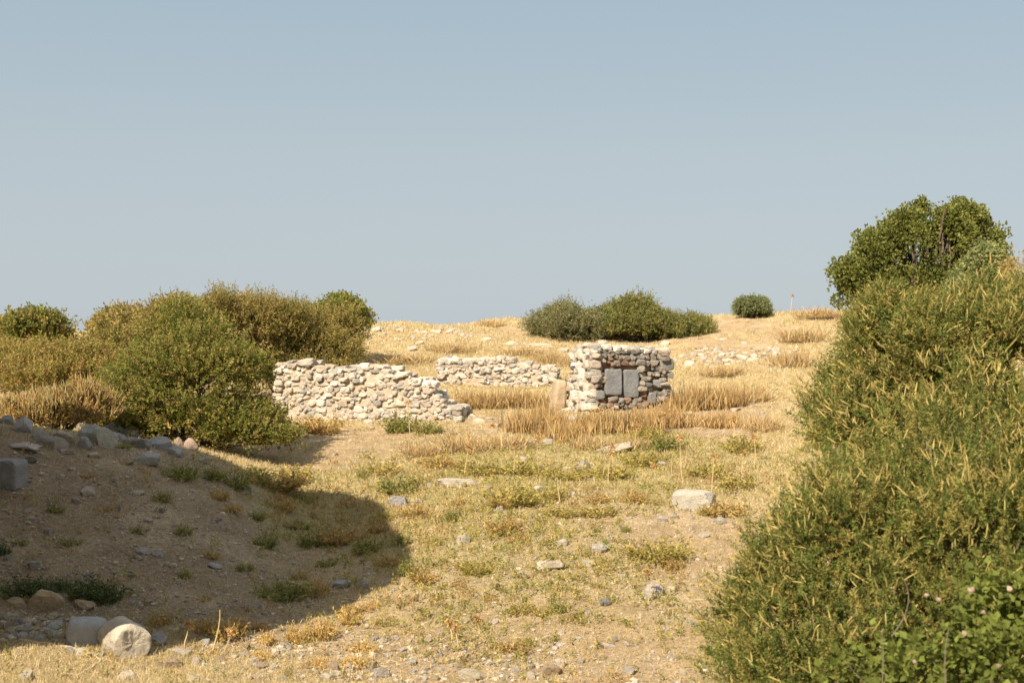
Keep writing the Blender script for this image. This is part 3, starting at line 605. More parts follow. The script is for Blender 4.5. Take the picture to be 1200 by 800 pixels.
# ------------------------------------------------------------------ foliage
def leaves(P, D, N, L, W, col):
    """one four-cornered leaf per row, slightly folded"""
    Sd = unit(np.cross(D, N)); Nn = unit(np.cross(Sd, D)); L = L[:, None]; W = W[:, None]
    V = np.stack([P, P+D*L*.45+Sd*W*.5+Nn*W*.12, P+D*L, P+D*L*.45-Sd*W*.5+Nn*W*.12], 1).reshape(-1, 3)
    return V, np.arange(len(V)).reshape(-1, 4), np.repeat(col, 4, 0)
def sprays(O, D, ln, k, leaf, wid, cols, cvar=.16, spread=.9, droop=.15):
    """leafy shoots: O origins, D directions, ln lengths, k leaves each"""
    n = len(O); t = (np.arange(k)[None]+rng.random((n, k)))/k
    bend = rdir(n)*.25-np.array([0, 0, droop])
    P = O[:, None]+D[:, None]*(ln[:, None]*t)[..., None]+bend[:, None]*((ln[:, None]*t**2)[..., None])*.5
    P = P.reshape(-1, 3); m = len(P)
    Dl = unit(np.repeat(D, k, 0)*.55+rdir(m)*spread); N = rdir(m)
    c = cols[rng.integers(0, len(cols), n)]*(1+rng.normal(0, cvar, (n, 1))); c = np.repeat(c, k, 0)*(1+rng.normal(0, cvar*.7, (m, 1)))
    return leaves(P, Dl, N, leaf*rng.uniform(.65, 1.3, m), wid*rng.uniform(.7, 1.25, m), np.clip(c, .008, .9))
def shell(lobes, n, r0, r1, lump=.22, seed=0, up=0., zmin=None, fr=2.2, den=None):
    """points spread through the outer part of a union of ellipsoids, with a lumpy outline and thin places"""
    lo = np.array(lobes, float); A = np.array([(a[3]*a[4]*a[5])**(2/3) for a in lo]); A /= A.sum()
    out_p, out_d = [], []; got = 0
    while got < n:
        i = rng.choice(len(lo), n*2, p=A); d = rdir(n*2); d[:, 2] = np.where(d[:, 2] < -.35, -d[:, 2], d[:, 2])
        C = lo[i, :3]; R = lo[i, 3:6]
        q = C+d*R; s = R.mean(1)
        f = fbm(q[:, 0]*fr/s+i*7, q[:, 1]*fr/s, q[:, 2]*fr/s, seed+50, 3)
        rr = (r0+(r1-r0)*rng.random(len(d))**.8)*(1+lump*f*1.6)
        p = C+d*R*rr[:, None]; o = unit(d/R)
        ok = np.ones(len(p), bool)
        for j in range(len(lo)):
            e = np.linalg.norm((p-lo[j, :3])/lo[j, 3:6], axis=1); ok &= (e > r0*.86) | (i == j)
        ok &= p[:, 2] > gz(p[:, 0], p[:, 1])+.03
        if zmin is not None: ok &= p[:, 2] > zmin
        f2 = fbm(p[:, 0]*2.6, p[:, 1]*2.6, p[:, 2]*2.6, seed+80, 2) if den is None else fbm(p[:, 0]*den, p[:, 1]*den, p[:, 2]*den, seed+80, 2)
        ok &= rng.random(len(p)) < (np.clip(.6+1.7*f2, .05, 1) if den is None else np.clip(.55+2.6*f2, .03, 1))
        out_p.append(p[ok]); out_d.append(o[ok]); got += ok.sum()
    return np.concatenate(out_p)[:n], np.concatenate(out_d)[:n]
def stems(root_p, targets, r0, r1, wob=.12, k=5, seg=7):
    b = Bag()
    for T in targets:
        s = root_p+rng.normal(0, 1, 3)*np.array([.25, .2, 0])*min(1., r0*14)
        t = np.linspace(0, 1, seg)[:, None]; ctrl = s+(T-s)*np.array([.35, .35, .65])
        P = (1-t)**2*s+2*t*(1-t)*ctrl+t*t*T+np.cumsum(rng.normal(0, wob/seg, (seg, 3)), 0)*np.linalg.norm(T-s)*.5
        b.add(*tube(P, np.linspace(r0, r1, seg)*rng.uniform(.7, 1.2), k))
    return b
def bumpy(lobes, n, f=(.28, .5)):
    out = [tuple(l) for l in lobes]
    for l in lobes:
        for _ in range(n):
            d = rdir(1)[0]; d[2] = abs(d[2])*.9-.15; k = rng.uniform(*f); c = np.array(l[:3])+d*np.array(l[3:6])*rng.uniform(.68, .92)
            out.append((*c, l[3]*k*1.1, l[4]*k, l[5]*k*rng.uniform(.8, 1.2)))
    return out
def shrub(name, lobes, label, cat, cols, n, ln, k, leaf, wid, up=.45, inner=.24, spikes=None, nst=30, group=None, lump=.22, seed=0, r=(.66, 1.08), spread=.9, stem_r=.022, base=None, zmin=None, fr=2.2, sub=5, den=None, gain=(1.85, 1.68, 1.5)):
    lobes = bumpy(lobes, sub) if sub else lobes
    lo = np.array(lobes, float); cx, cy = lo[:, 0].mean(), lo[:, 1].mean()
    base = np.array([cx, cy, float(gz(cx, cy))]) if base is None else base
    root = empty(name, tuple(base), label, cat, group); cols = np.array(cols, float)*np.array(gain)
    P, D = shell(lobes, n, r[0], r[1], lump, seed, zmin=zmin, fr=fr, den=den)
    Dd = unit(D*.75+np.array([0, 0, up])+rdir(n)*.45)
    b = Bag(); b.add(*sprays(P-Dd*ln*.4, Dd, ln*rng.uniform(.6, 1.3, n), k, leaf, wid, cols, spread=spread))
    ni = int(n*inner)
    if ni:
        Pi, Di = shell(lobes, ni, .3, .78, .1, seed+3, zmin=zmin); b.add(*sprays(Pi, unit(Di+rdir(ni)*.8), np.full(ni, ln), k, leaf*1.35, wid*1.35, cols*.95, spread=1.2))
    link('foliage', b.mesh('foliage', M_LEAF, base), root)
    tg = P[rng.integers(0, n, nst)]; link('stems', stems(base-np.array([0, 0, .1]), tg, stem_r, stem_r*.25).mesh('stems', M_WOOD, base), root)
    if spikes:
        m, sl, sw, sc, sup = spikes; Ps, Ds = shell(lobes, m, r[1]*.84, r[1]*1.05, lump, seed, zmin=zmin, fr=fr, den=den); sb = Bag()
        Dv = unit(Ds*.6+np.array([0, 0, sup])+rdir(m)*.62); bd = rdir(m)*.55+np.array([0, 0, .2]); L = sl*rng.uniform(.45, 1.35, m)
        sc = np.array(sc); c = sc[rng.integers(0, len(sc), m)]*rng.uniform(.75, 1.2, (m, 1)); A = unit(np.cross(Dv, rdir(m))); B = np.cross(Dv, A)
        ts = (0, .35, .7, 1.); wd = (.7, 1., .8, .15); rows = []
        for t, wq in zip(ts, wd):
            q = Ps+Dv*(L*t)[:, None]+bd*(L*t*t)[:, None]*.45
            for a in range(4):
                an = a*math.pi/2+rng.uniform(-.4, .4, m); rad = sw*wq*.5*rng.uniform(.7, 1.3, m)
                rows.append(q+A*(np.cos(an)*rad)[:, None]+B*(np.sin(an)*rad)[:, None])
        V = np.stack(rows, 1); F = np.array([[i*4+a, i*4+(a+1) % 4, i*4+4+(a+1) % 4, i*4+4+a] for i in range(3) for a in range(4)])
        sb.add(V.reshape(-1, 3), (F[None]+(np.arange(m)*16)[:, None, None]).reshape(-1, 4), np.repeat(c, 16, 0))
        link('flower_spikes', sb.mesh('flower_spikes', M_SPIKE, base), root)
    return root
def lob(*L):      # (px, py, rx px, ry px, depth m, depth radius m)
    return [(*pt(a, b, Y), rx*Y/FPX, ry_, rz*Y/FPX) for a, b, rx, rz, Y, ry_ in L]
G_DEEP = [(.085, .11, .025), (.11, .125, .03), (.07, .09, .022), (.13, .135, .035), (.16, .14, .045)]
G_OLIVE = [(.16, .145, .045), (.13, .125, .035), (.19, .16, .06), (.10, .105, .03), (.20, .155, .07)]
G_YEL = [(.19, .165, .05), (.15, .145, .042), (.23, .175, .065), (.12, .125, .035), (.22, .15, .07)]
G_TREE = [(.13, .15, .042), (.155, .17, .048), (.105, .125, .035), (.19, .18, .055)]
G_BROWN = [(.25, .165, .065), (.28, .19, .08), (.20, .13, .055), (.19, .15, .05)]
SPK = [(.40, .31, .105), (.46, .36, .13), (.34, .265, .085), (.38, .32, .12)]
# left side
shrub('shrub', lob((226, 455, 80, 72, 31.5, 1.6), (288, 502, 46, 28, 31., 1.), (326, 515, 28, 14, 30.8, .6), (190, 455, 64, 60, 32, 1.2), (215, 400, 45, 42, 32.5, 1.), (220, 505, 85, 40, 31., 1.2)), 'big dense green shrub spilling down beside the left rubble wall', 'shrub', G_DEEP+G_OLIVE[1:3], 8000, .32, 17, .056, .030, seed=1, lump=.2)
shrub('shrub', lob((300, 390, 68, 44, 40, 1.6), (362, 398, 58, 38, 41., 1.4), (262, 378, 32, 34, 38.5, 1.), (320, 425, 60, 40, 40., 1.2), (385, 418, 44, 28, 40.3, 1.), (345, 440, 60, 30, 39.6, 1.)), 'tall olive shrub with feathery top behind the big green shrub', 'shrub', G_OLIVE, 6500, .42, 16, .062, .026, seed=2, up=.75)
shrub('shrub', lob((398, 375, 34, 24, 47, 1.2), (380, 385, 34, 24, 47, 1.2)), 'dark shrub on the skyline above the small pile of stones', 'shrub', G_DEEP, 1300, .4, 12, .11, .06, seed=3)
shrub('shrub', lob((60, 446, 84, 38, 34, 1.6), (120, 438, 60, 34, 35, 1.4), (10, 436, 60, 34, 35, 1.4)), 'wide yellow-olive shrub with brown twigs behind the shaded bank', 'shrub', G_YEL+G_OLIVE[:3], 6000, .36, 15, .062, .026, seed=4, up=.6)
shrub('shrub', lob((148, 388, 38, 22, 43, 1.5),), 'low rounded shrub on the skyline, second from the left edge', 'shrub', G_OLIVE, 1500, .42, 12, .1, .05, seed=5, up=.8)
shrub('shrub', lob((40, 392, 40, 24, 43, 1.5),), 'low domed shrub on the skyline nearest the left edge', 'shrub', G_OLIVE[:4]+G_DEEP, 1500, .42, 12, .1, .05, seed=6, up=.8)
shrub('shrub', lob((160, 425, 50, 44, 36, 1.3), (205, 385, 34, 36, 37, 1.2)), 'olive shrub with upright twigs left of the tall olive one', 'shrub', G_OLIVE, 2200, .4, 13, .085, .04, seed=7, up=.8)
shrub('shrub', lob((92, 484, 40, 26, 29.5, .7), (45, 488, 38, 20, 29.5, .7)), 'ochre spiked dry shrub just behind the shaded bank', 'shrub', G_BROWN+G_YEL[:1], 1300, .3, 12, .07, .035, seed=8, up=1.0, spikes=(2600, .22, .022, [(.42, .30, .13), (.46, .35, .17), (.33, .24, .09), (.28, .23, .08)], 1.3))
# ridge
shrub('shrub', lob((744, 380, 30, 30, 57, 1.7), (796, 388, 34, 14, 57.5, 1.6), (724, 385, 26, 22, 57, 1.4), (775, 387, 26, 18, 57, 1.3)), 'green right half of the wide shrub clump on the ridge behind the pier', 'shrub', G_TREE+G_OLIVE[:2], 4600, .5, 15, .085, .036, seed=9, lump=.36, gain=(1.5, 1.42, 1.5))
shrub('shrub', lob((662, 385, 34, 25, 57, 1.8), (696, 389, 26, 20, 57, 1.6), (640, 391, 14, 11, 57, 1.)), 'greyer feathery left half of the wide shrub clump on the ridge', 'shrub', [(.17, .165, .07), (.14, .14, .055), (.2, .18, .08), (.12, .125, .04)], 3800, .6, 15, .085, .03, seed=10, up=.7, lump=.36, gain=(1.45, 1.42, 1.6))
shrub('bush', lob((881, 363, 17, 13, 61, .7), (889, 366, 12, 10, 61, .5)), 'small round bush alone on the ridge', 'bush', [(.15, .165, .065), (.12, .145, .05), (.18, .185, .075)], 1700, .34, 14, .08, .036, seed=11, lump=.2, gain=(1.35, 1.35, 1.5))
# right: flowering shrubs close to the camera
NB = [(.12, .13, .034), (.15, .145, .04), (.085, .105, .028), (.19, .165, .05), (.23, .185, .06), (.10, .12, .03)]
SPREAD = [(3.1, 9.0, -2.1, 1.5, 1.3, 1.3), (2.35, 8.8, -2.6, 1.0, .9, .9), (1.92, 8.6, -2.45, .8, .8, .85), (2.2, 9.0, -1.85, .75, .7, .8), (3.0, 9.6, -1.35, 1.0, 1.1, .95), (4.2, 9.4, -1.5, 1.3, 1.2, 1.5)]
shrub('flowering_shrub', SPREAD, 'large olive shrub with yellow flower spikes filling the right side', 'shrub', NB, 15000, .19, 40, .024, .0085, seed=12, up=.4, inner=.24, spikes=(4800, .072, .0088, SPK, .3), nst=70, stem_r=.014, lump=.34, spread=1.1, fr=2.6, sub=9, den=3.3, gain=(1.42, 1.45, 1.3), r=(.62, 1.08))
shrub('flowering_shrub', lob((1085, 405, 68, 60, 11.6, .8), (1045, 440, 56, 76, 11.8, .8), (1150, 400, 76, 60, 11.5, .9), (1200, 400, 78, 64, 11.4, .9), (1085, 470, 95, 80, 11.6, 1.), (1000, 510, 50, 70, 11.8, .8)),
  'upper olive shrub with yellow spikes standing behind the large one', 'shrub', NB, 8500, .21, 36, .028, .010, seed=13, up=.6, inner=.24, spikes=(3600, .085, .0105, SPK, .4), nst=60, stem_r=.014, lump=.34, spread=1.1, fr=2.6, sub=8, den=3.0, gain=(1.42, 1.45, 1.3), r=(.62, 1.08))
# bramble at the lower right
br = shrub('bramble', [(2.5, 7.75, -1.95, .7, .45, .4), (2.9, 7.8, -1.75, .6, .45, .45)], 'bramble with round green leaves and pale seed heads low in the flowering shrub', 'bramble',
  [(.085, .11, .025), (.10, .125, .03), (.07, .09, .022)], 420, .22, 9, .05, .042, seed=14, inner=.2, nst=26, stem_r=.009, zmin=-2.6)
def seed_heads():
    o = np.array(br.location)
    for px, py in [(1086, 697), (1100, 702), (1137, 692), (1183, 690), (1153, 717), (1130, 742), (1170, 780), (1072, 775), (1140, 690)]:
        c = pt(px, py, 7.2); b = Bag()
        V = rock(ICO2, 2, 4, .5, cut=(.6, .95))*rng.uniform(.011, .016)+c; b.add(V, ICO2[1], np.array([.36, .27, .20])*rng.uniform(.75, 1.1))
        link('seed_head', b.mesh('seed_head', M_SPIKE, o), br)
    for a in [((1045, 745), (1075, 708), (1060, 680)), ((1034, 800), (1036, 770), (1034, 735)), ((1108, 800), (1105, 770), (1112, 735))]:
        b = Bag(); Q = np.array([pt(x, y, 7.25) for x, y in a]); t = np.linspace(0, 1, 8)[:, None]; P = (1-t)**2*Q[0]+2*t*(1-t)*Q[1]+t*t*Q[2]
        b.add(*tube(P, np.linspace(.0036, .002, 8), 5)); link('cane', b.mesh('cane', M_WOOD, o), br)
seed_heads()
# the tree behind the flowering shrubs
def tree():
    Y = 28.; base = foot(1090, Y); L = lob((1090, 292, 60, 48, Y, 1.1), (1030, 312, 36, 32, Y, .7), (1136, 302, 36, 44, Y+.3, .9), (998, 326, 23, 20, Y-.2, .4), (1085, 258, 24, 20, Y, .5), (1122, 262, 28, 22, Y, .6), (1150, 325, 26, 30, Y, .6), (1070, 335, 66, 28, Y, 1.), (1018, 284, 16, 12, Y, .35), (1012, 345, 34, 24, Y, .7), (1055, 352, 46, 30, Y, .9), (1120, 350, 46, 34, Y, .9))
    root = empty('tree', tuple(base), 'dense round-crowned dark green tree on the skyline behind the flowering shrubs', 'tree')
    # foliage in leafy clusters set through the crown
    P, D = shell(bumpy(L, 4, (.25, .42)), 1050, .5, 1.03, .22, 31); b = Bag(); cols = np.array(G_TREE)*np.array([1.42, 1.4, 1.25])
    n = 40; C = np.repeat(P, n, 0); Dc = np.repeat(D, n, 0); rad = np.repeat(rng.uniform(.12, .26, len(P)), n)
    off = rdir(len(C))*rad[:, None]*rng.random((len(C), 1))**.4; ct = np.repeat(1+rng.normal(0, .14, (len(P), 1)), n, 0)
    d2 = unit(off+Dc*.12+np.array([0, 0, .05])); c = cols[rng.integers(0, 4, len(C))]*ct
    m = 3; PP = np.repeat(C+off, m, 0); DD = unit(np.repeat(d2, m, 0)+rdir(len(PP))*.8)
    b.add(*leaves(PP, DD, rdir(len(PP)), rng.uniform(.04, .075, len(PP)), rng.uniform(.03, .05, len(PP)), np.clip(np.repeat(c, m, 0)*(1+rng.normal(0, .12, (len(PP), 1))), .01, .6)))
    link('crown', b.mesh('crown', M_LEAF, base), root)
    fork = base+np.array([-.1, 0, 1.0]); t = Bag(); t.add(*tube(np.array([base-[0, 0, .2], base+[.05, 0, .4], fork]), [.2, .16, .13], 8)); link('trunk', t.mesh('trunk', M_WOOD, base), root)
    link('limbs', stems(fork, P[::6], .06, .012, seg=8).mesh('limbs', M_WOOD, base), root)
tree()
shrub('shrub', lob((1158, 328, 22, 32, 24., .5), (1140, 345, 20, 28, 24., .5)), 'slim grey-green shrub in front of the round-crowned tree', 'shrub', [(.13, .16, .07), (.16, .18, .08), (.11, .135, .055)], 900, .3, 12, .07, .035, seed=15, up=.6)
shrub('twiggy_shrub', lob((1196, 318, 14, 26, 12.5, .3),), 'bare twigged dry shrub at the right edge beside the tree', 'shrub', G_BROWN, 60, .2, 8, .03, .012, seed=16, up=1., nst=36, stem_r=.008, inner=0, base=np.array([5.0, 12.5, -1.2]))

build_herbs()
# ------------------------------------------------------------------ weeds, dry clumps, stalks
def clump_mesh(kind):
    b = Bag()
    if kind in ('straw', 'spiky'):
        n = 150; a = rng.uniform(0, 2*math.pi, n); r = rng.random(n)**.5*.42
        P = np.stack([r*np.cos(a), r*np.sin(a), np.zeros(n)], -1); h = (1-.55*(r/.42)**2)*rng.uniform(.6, 1.1, n)
        c = np.array([(.48, .35, .17), (.41, .285, .13), (.55, .43, .24), (.33, .215, .10)])[rng.integers(0, 4, n)]
        V, F, C = blades(P, 8, h*.9, .015, .45, c)
        if kind == 'spiky':
            c = np.array([(.42, .28, .12), (.36, .23, .09), (.50, .36, .17), (.27, .175, .08)])[rng.integers(0, 4, n)]; V, F, C = blades(P, 7, h*.95, .021, .22, c)
        return make_mesh('dry_clump', V, F, M_DRY, C)
    cols = {'green': [(.21, .23, .06), (.27, .26, .07), (.17, .19, .05), (.34, .29, .09)], 'yellow': [(.42, .34, .10), (.36, .31, .085), (.50, .38, .13), (.31, .27, .07)],
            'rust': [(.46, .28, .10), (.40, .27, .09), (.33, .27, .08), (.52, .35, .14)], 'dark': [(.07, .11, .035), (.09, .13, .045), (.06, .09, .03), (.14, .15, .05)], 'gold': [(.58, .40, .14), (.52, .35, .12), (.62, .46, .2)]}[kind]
    n = 95; a = rng.uniform(0, 2*math.pi, n); r = rng.random(n)**.6*.3; D = unit(np.stack([np.cos(a)*r*2.4, np.sin(a)*r*2.4, np.full(n, .75)], -1)+rdir(n)*.2)
    O = np.stack([np.cos(a)*r, np.sin(a)*r, np.zeros(n)], -1); ln = rng.uniform(.35, .95, n)*(1-.35*r/.3)
    V, F, C = sprays(O, D, ln, 11, .11, .045, np.array(cols), .2, .8, .2); b.add(V, F, C)
    for i in range(0, n, 5):
        q, f = tube(np.array([O[i], O[i]+D[i]*ln[i]*.5, O[i]+D[i]*ln[i]*.95]), [.012, .009, .005], 4); b.add(q, f, (.3, .22, .1))
    return b.mesh('weed', M_LEAF)
CL = {k: [clump_mesh(k) for _ in range(5)] for k in ('straw', 'spiky', 'green', 'yellow', 'rust', 'dark', 'gold')}
KW = {'spiky': ('dry_grass_clump', 'dry grass', 'brown spiky clump', 'clumps of tall dry grass round the walls'), 'straw': ('dry_grass_clump', 'dry grass', 'golden grass clump', 'clumps of tall dry grass round the walls'), 'green': ('weed_clump', 'weed', 'green weed clump', 'weed clumps scattered over the slope'), 'yellow': ('weed_clump', 'weed', 'yellow-green weed clump', 'weed clumps scattered over the slope'),
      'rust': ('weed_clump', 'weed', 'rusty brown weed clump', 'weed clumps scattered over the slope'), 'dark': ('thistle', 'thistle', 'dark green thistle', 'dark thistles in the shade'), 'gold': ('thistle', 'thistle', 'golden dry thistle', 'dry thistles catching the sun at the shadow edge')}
def clump(px, py, w, h, kind, label=None, Y=None):
    P = at(px, py) if Y is None else foot(px, Y); k = P[1]/FPX; nm, cat, word, grp = KW[kind]
    o = link(nm, CL[kind][rng.integers(0, 5)], loc=(P[0], P[1]+.1, P[2]-.02)); o.scale = (w*k*1.05, w*k*.9, h*k*(1.4 if kind == 'gold' else 1.12)); o.rotation_euler[2] = rng.uniform(0, 6.28)
    o['category'] = cat; o['group'] = grp
    if label: o['label'] = label
    else:
        sz = 'little' if w < 22 else ('middling' if w < 42 else 'broad'); wh = where(px, py, 'big yellow-green weed clump'); tl = 'tall ' if h > w*.8 else 'low '
        PENDING.append((o, [f'{sz} {word} {wh}', f'{sz} {tl}{word} {wh}', f'{sz} {tl}{word} in grass {wh}'], cat))
clump(775, 658, 62, 40, 'yellow', 'big yellow-green weed clump on bare soil left of the flowering shrub')
for a in [(470, 507, 42, 34, 'green'), (503, 508, 34, 22, 'green'), (378, 507, 56, 30, 'rust'), (320, 573, 72, 36, 'rust'), (345, 566, 40, 32, 'yellow'), (300, 566, 36, 26, 'yellow'), (275, 572, 40, 28, 'green'), (246, 562, 34, 22, 'green'), (465, 580, 50, 36, 'green'), (488, 572, 30, 24, 'yellow'), (425, 562, 14, 20, 'green'), (605, 592, 60, 34, 'yellow'), (592, 595, 40, 22, 'rust'), (650, 586, 34, 24, 'yellow'), (655, 606, 38, 20, 'yellow'),
 (700, 606, 44, 22, 'yellow'), (590, 626, 48, 32, 'rust'), (608, 637, 24, 18, 'rust'), (531, 612, 18, 26, 'green'), (488, 608, 34, 24, 'rust'), (560, 674, 34, 26, 'yellow'), (545, 668, 24, 18, 'yellow'), (496, 684, 36, 28, 'rust'), (478, 676, 24, 30, 'green'), (735, 625, 12, 14, 'green'), (748, 655, 24, 18, 'rust'), (788, 668, 30, 20, 'rust'), (735, 640, 10, 12, 'green'), (655, 720, 22, 24, 'green'), (672, 728, 22, 14, 'rust'), (638, 722, 28, 18, 'yellow'), (612, 720, 30, 22, 'yellow'),
 (600, 766, 40, 22, 'rust'), (618, 760, 20, 20, 'yellow'), (575, 706, 20, 14, 'rust'), (450, 735, 24, 14, 'yellow'), (475, 773, 14, 12, 'green'), (715, 560, 56, 24, 'yellow'), (660, 562, 56, 24, 'yellow'), (610, 556, 60, 24, 'yellow'), (560, 556, 56, 22, 'yellow'), (515, 548, 50, 22, 'rust'), (450, 556, 46, 22, 'yellow'), (755, 545, 50, 26, 'yellow'), (780, 528, 44, 30, 'green'), (760, 515, 40, 22, 'yellow'), (830, 560, 50, 26, 'yellow'), (865, 575, 46, 32, 'yellow'), (850, 606, 46, 28, 'rust'), (830, 605, 26, 22, 'yellow'), (870, 530, 50, 28, 'yellow'), (700, 590, 30, 16, 'rust'), (745, 590, 36, 20, 'rust'),
 (560, 600, 22, 14, 'yellow'), (640, 640, 14, 10, 'green'), (700, 625, 10, 12, 'green'), (540, 592, 18, 12, 'rust'), (330, 702, 58, 34, 'green'), (372, 700, 28, 30, 'rust'), (214, 628, 20, 20, 'green'), (212, 562, 40, 30, 'green'), (188, 588, 24, 18, 'green'), (310, 642, 30, 26, 'green'), (363, 642, 34, 30, 'green'), (395, 638, 52, 32, 'rust'), (430, 648, 40, 26, 'green'), (330, 600, 30, 26, 'rust'), (300, 610, 24, 18, 'green'), (270, 600, 26, 14, 'rust'), (350, 620, 30, 14, 'green'), (215, 680, 14, 20, 'green'),
 (265, 752, 40, 46, 'rust'), (238, 745, 26, 34, 'rust'), (410, 722, 30, 22, 'rust'), (185, 735, 26, 26, 'rust'), (450, 610, 30, 18, 'yellow'), (510, 640, 22, 14, 'yellow'), (470, 640, 26, 24, 'green'), (700, 690, 16, 10, 'yellow'), (730, 730, 20, 10, 'yellow'), (790, 720, 22, 12, 'yellow'), (560, 735, 20, 12, 'yellow'), (520, 690, 22, 12, 'yellow'), (120, 600, 20, 12, 'rust'), (160, 625, 22, 14, 'green'), (80, 640, 24, 14, 'green'), (245, 655, 20, 14, 'rust'), (285, 670, 24, 16, 'green'), (150, 700, 20, 12, 'green'), (235, 705, 18, 12, 'rust'), (300, 740, 24, 16, 'rust'), (100, 560, 20, 10, 'rust'), (255, 585, 26, 16, 'rust'), (355, 590, 28, 18, 'green'), (405, 595, 26, 14, 'rust'), (440, 625, 26, 20, 'rust'), (380, 665, 22, 16, 'green'), (350, 680, 20, 14, 'rust'), (455, 665, 24, 22, 'rust'), (140, 525, 24, 10, 'green'), (60, 600, 26, 14, 'green'), (20, 640, 20, 14, 'green'), (28, 585, 14, 10, 'rust'),
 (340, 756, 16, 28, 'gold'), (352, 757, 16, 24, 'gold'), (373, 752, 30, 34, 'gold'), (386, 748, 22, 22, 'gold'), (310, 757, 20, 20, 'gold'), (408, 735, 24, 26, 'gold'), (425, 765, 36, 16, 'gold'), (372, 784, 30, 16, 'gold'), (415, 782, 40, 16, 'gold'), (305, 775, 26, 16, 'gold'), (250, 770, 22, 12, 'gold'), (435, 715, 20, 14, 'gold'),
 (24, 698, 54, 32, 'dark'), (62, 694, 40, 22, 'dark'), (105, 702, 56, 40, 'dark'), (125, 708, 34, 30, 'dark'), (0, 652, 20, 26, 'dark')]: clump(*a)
clump(742, 478, 17, 15, 'green', 'small green plant growing at the foot of the grey slabs in the pier')
for a in [(625, 507, 62, 34), (660, 518, 50, 28), (705, 508, 62, 32), (748, 508, 60, 34), (785, 500, 54, 30), (828, 478, 62, 34), (855, 476, 40, 26), (800, 482, 40, 26), (575, 477, 60, 22), (615, 477, 54, 24), (552, 478, 40, 22), (640, 500, 40, 30), (545, 528, 66, 22), (600, 524, 60, 20), (500, 532, 50, 16), (690, 525, 50, 20), (740, 525, 44, 18), (845, 500, 44, 22), (880, 470, 50, 26), (575, 382, 30, 10), (480, 425, 70, 16), (530, 412, 60, 14), (645, 425, 40, 18), (670, 430, 30, 18), (610, 415, 50, 12), (850, 440, 50, 18), (960, 372, 50, 16), (940, 400, 50, 22), (930, 430, 50, 26), (895, 505, 46, 28)]:
    clump(*a, 'spiky' if 540 < a[0] < 870 and 470 < a[1] < 522 else 'straw')
def stalk(px, py, top, lean=0., head=True, thick=.011):
    P = at(px, py); k = P[1]/FPX; H = (py-top)*k
    root = empty('dry_stalk', tuple(P), '', 'dry stalk', 'dry flower stalks standing in the grass'); b = Bag()
    t = np.linspace(0, 1, 6); Q = np.stack([lean*H*t+.02*np.sin(t*4+px), .03*np.sin(t*3+py), H*t-.03], -1)
    b.add(*tube(Q, np.linspace(thick, thick*.55, 6), 5), (.55, .42, .22)); link('stem', b.mesh('stem', M_DRY), root)
    if head:
        b = Bag(); tip = Q[-1]; n = 16; O = np.tile(tip, (n, 1)); D = unit(rdir(n)+np.array([0, 0, .4]))
        b.add(*sprays(O, D, np.full(n, H*.09+.03), 5, .045, .025, np.array([(.48, .30, .13), (.40, .25, .1)]), .15)); link('seed_head', b.mesh('seed_head', M_DRY), root)
    wh = where(px, py); hw = 'tall' if py-top > 45 else ('short' if py-top < 28 else 'slim')
    PENDING.append((root, [f'{hw} dry stalk {wh}', f'{hw} {"leaning" if abs(lean) > .05 else "straight"} dry stalk {wh}', f'{hw} {"leaning" if abs(lean) > .05 else "straight"} dry stalk in a cluster {wh}'], 'stalk'))
for a in [(801, 570, 512, -.08), (834, 590, 533, .02), (714, 566, 528, .0), (718, 562, 522, .03), (708, 560, 535, 0, False), (602, 560, 520, .01), (630, 555, 512, .02), (545, 558, 522, .06), (553, 552, 530, -.04), (480, 535, 505, 0, False), (479, 510, 470, .02), (578, 526, 498, 0), (588, 530, 505, .03, False), (650, 530, 490, .01), (690, 524, 492, 0, False), (704, 530, 480, 0), (745, 530, 498, 0), (775, 522, 485, .02), (788, 560, 530, 0, False), (803, 548, 520, .04, False), (768, 568, 545, 0), (870, 565, 530, .05), (885, 545, 510, -.05), (860, 520, 488, 0), (893, 480, 455, .05),
 (250, 766, 712, .12, False, .011), (262, 768, 736, .25, True, .012), (218, 758, 730, .02, True, .011), (760, 705, 668, 0, True, .007), (528, 752, 728, 0), (535, 758, 735, .05), (927, 368, 346, 0.05, True, .02), (1008, 372, 350, -.1), (560, 742, 722, .04), (655, 590, 560, 0, False), (440, 575, 548, 0, False)]: stalk(*a)
def branch(pts, r, label):
    Q = np.array([at(a, b)+[0, 0, .025] for a, b in pts]); t = np.linspace(0, len(Q)-1, 26); P = np.stack([np.interp(t, np.arange(len(Q)), Q[:, i]) for i in range(3)], -1)
    P[:, 2] = np.maximum(P[:, 2], gz(P[:, 0], P[:, 1])+r*.5); P += rng.normal(0, .008, P.shape)
    V, F = tube(P, np.linspace(r, r*.35, 26), 6); o = P[0]; ob = link('dry_branch', make_mesh('dry_branch', V-o, F, M_DEAD), loc=tuple(o)); tag(ob, label, 'branch', 'dead branches on the ground')
branch([(25, 752), (55, 757), (85, 761), (108, 768), (120, 776), (108, 784), (95, 792), (60, 793)], .022, 'long crooked dead branch looping on the ground in front of the column drum')
branch([(140, 794), (150, 788), (160, 792), (167, 799)], .02, 'short arched dead branch at the bottom edge below the column drum')
branch([(40, 741), (52, 738)], .014, 'short pale stick lying among the grey stones in the shade')
settle_labels()

# ------------------------------------------------------------------ light, sky, camera
W = bpy.data.worlds.new('World'); S.world = W; W.use_nodes = True; nt = W.node_tree
sky = nt.nodes.new('ShaderNodeTexSky'); sky.sky_type = 'NISHITA'; sky.sun_disc = False; sky.sun_elevation = SUN_EL
sky.sun_rotation = math.atan2(SUN[0], SUN[1]); sky.altitude = 0; sky.air_density = 1.0; sky.dust_density = 1.2; sky.ozone_density = 1.5
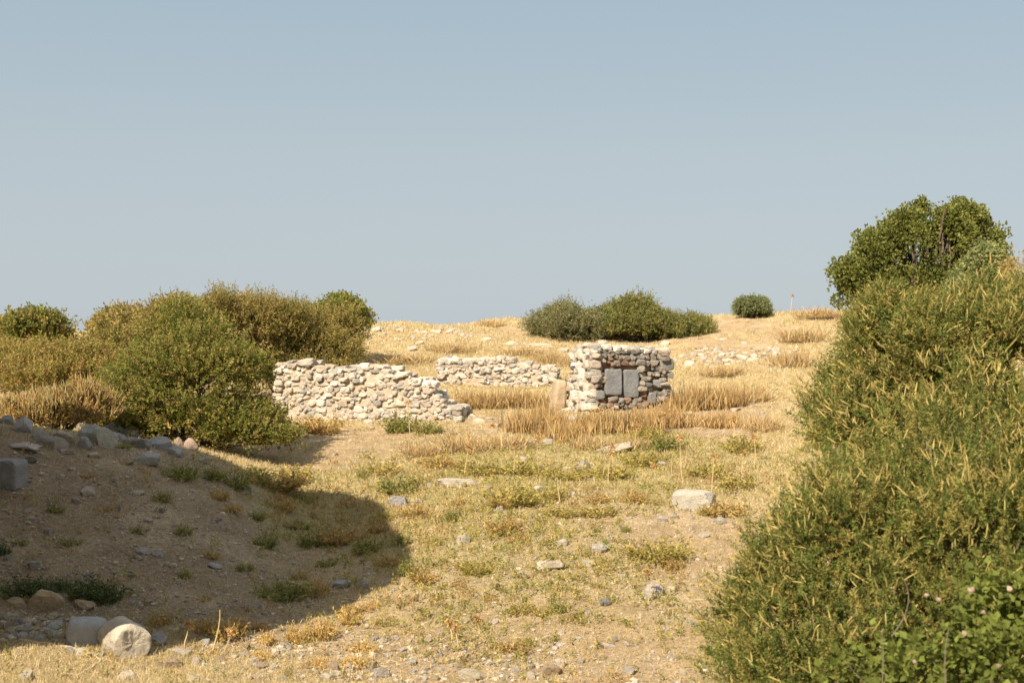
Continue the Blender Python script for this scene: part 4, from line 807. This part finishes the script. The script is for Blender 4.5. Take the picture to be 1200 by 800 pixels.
# hazy summer air: the clear sky veiled by pale haze that thickens towards the horizon
tc = nt.nodes.new('ShaderNodeTexCoord'); sp = nt.nodes.new('ShaderNodeSeparateXYZ'); cr = nt.nodes.new('ShaderNodeValToRGB'); nt.links.new(tc.outputs['Generated'], sp.inputs[0]); nt.links.new(sp.outputs[2], cr.inputs[0])
E = cr.color_ramp.elements
for k, (p_, c_) in enumerate([(0., (.242, .270, .292)), (.06, (.234, .261, .281)), (.13, (.227, .257, .273)), (.235, (.188, .237, .268)), (.5, (.31, .33, .345)), (1., (.40, .415, .43))]):
    e = E[k] if k < 2 else E.new(p_)
    e.position = p_; e.color = (*c_, 1)
vm = nt.nodes.new('ShaderNodeVectorMath'); vm.operation = 'SCALE'; vm.inputs['Scale'].default_value = 10.; nt.links.new(cr.outputs[0], vm.inputs[0])
mx = nt.nodes.new('ShaderNodeMix'); mx.data_type = 'RGBA'; mx.inputs[0].default_value = .92; nt.links.new(sky.outputs[0], mx.inputs[6]); nt.links.new(vm.outputs[0], mx.inputs[7])
bg = nt.nodes['Background']; bg.inputs[1].default_value = .1; nt.links.new(mx.outputs[2], bg.inputs[0])
sl = bpy.data.lights.new('sun', 'SUN'); sl.energy = 5.0; sl.angle = math.radians(.53); sl.color = (1, .875, .70)
so = bpy.data.objects.new('sun', sl); COL.objects.link(so); so.rotation_euler = Vector(-SUN).to_track_quat('-Z', 'Y').to_euler()
cam = bpy.data.cameras.new('camera'); cam.lens = 50; cam.sensor_width = 36; cam.clip_start = .05; cam.clip_end = 9000
co = bpy.data.objects.new('camera', cam); COL.objects.link(co); co.rotation_euler = (math.pi/2, 0, 0); S.camera = co
cam.dof.use_dof = True; cam.dof.focus_distance = 34; cam.dof.aperture_fstop = 4.5
S.view_settings.view_transform = 'Standard'; S.view_settings.look = 'None'; S.view_settings.gamma = 1; S.view_settings.exposure = 1.03
S.render.engine = 'CYCLES'; S.cycles.max_bounces = 5; S.cycles.diffuse_bounces = 3; S.cycles.transmission_bounces = 3
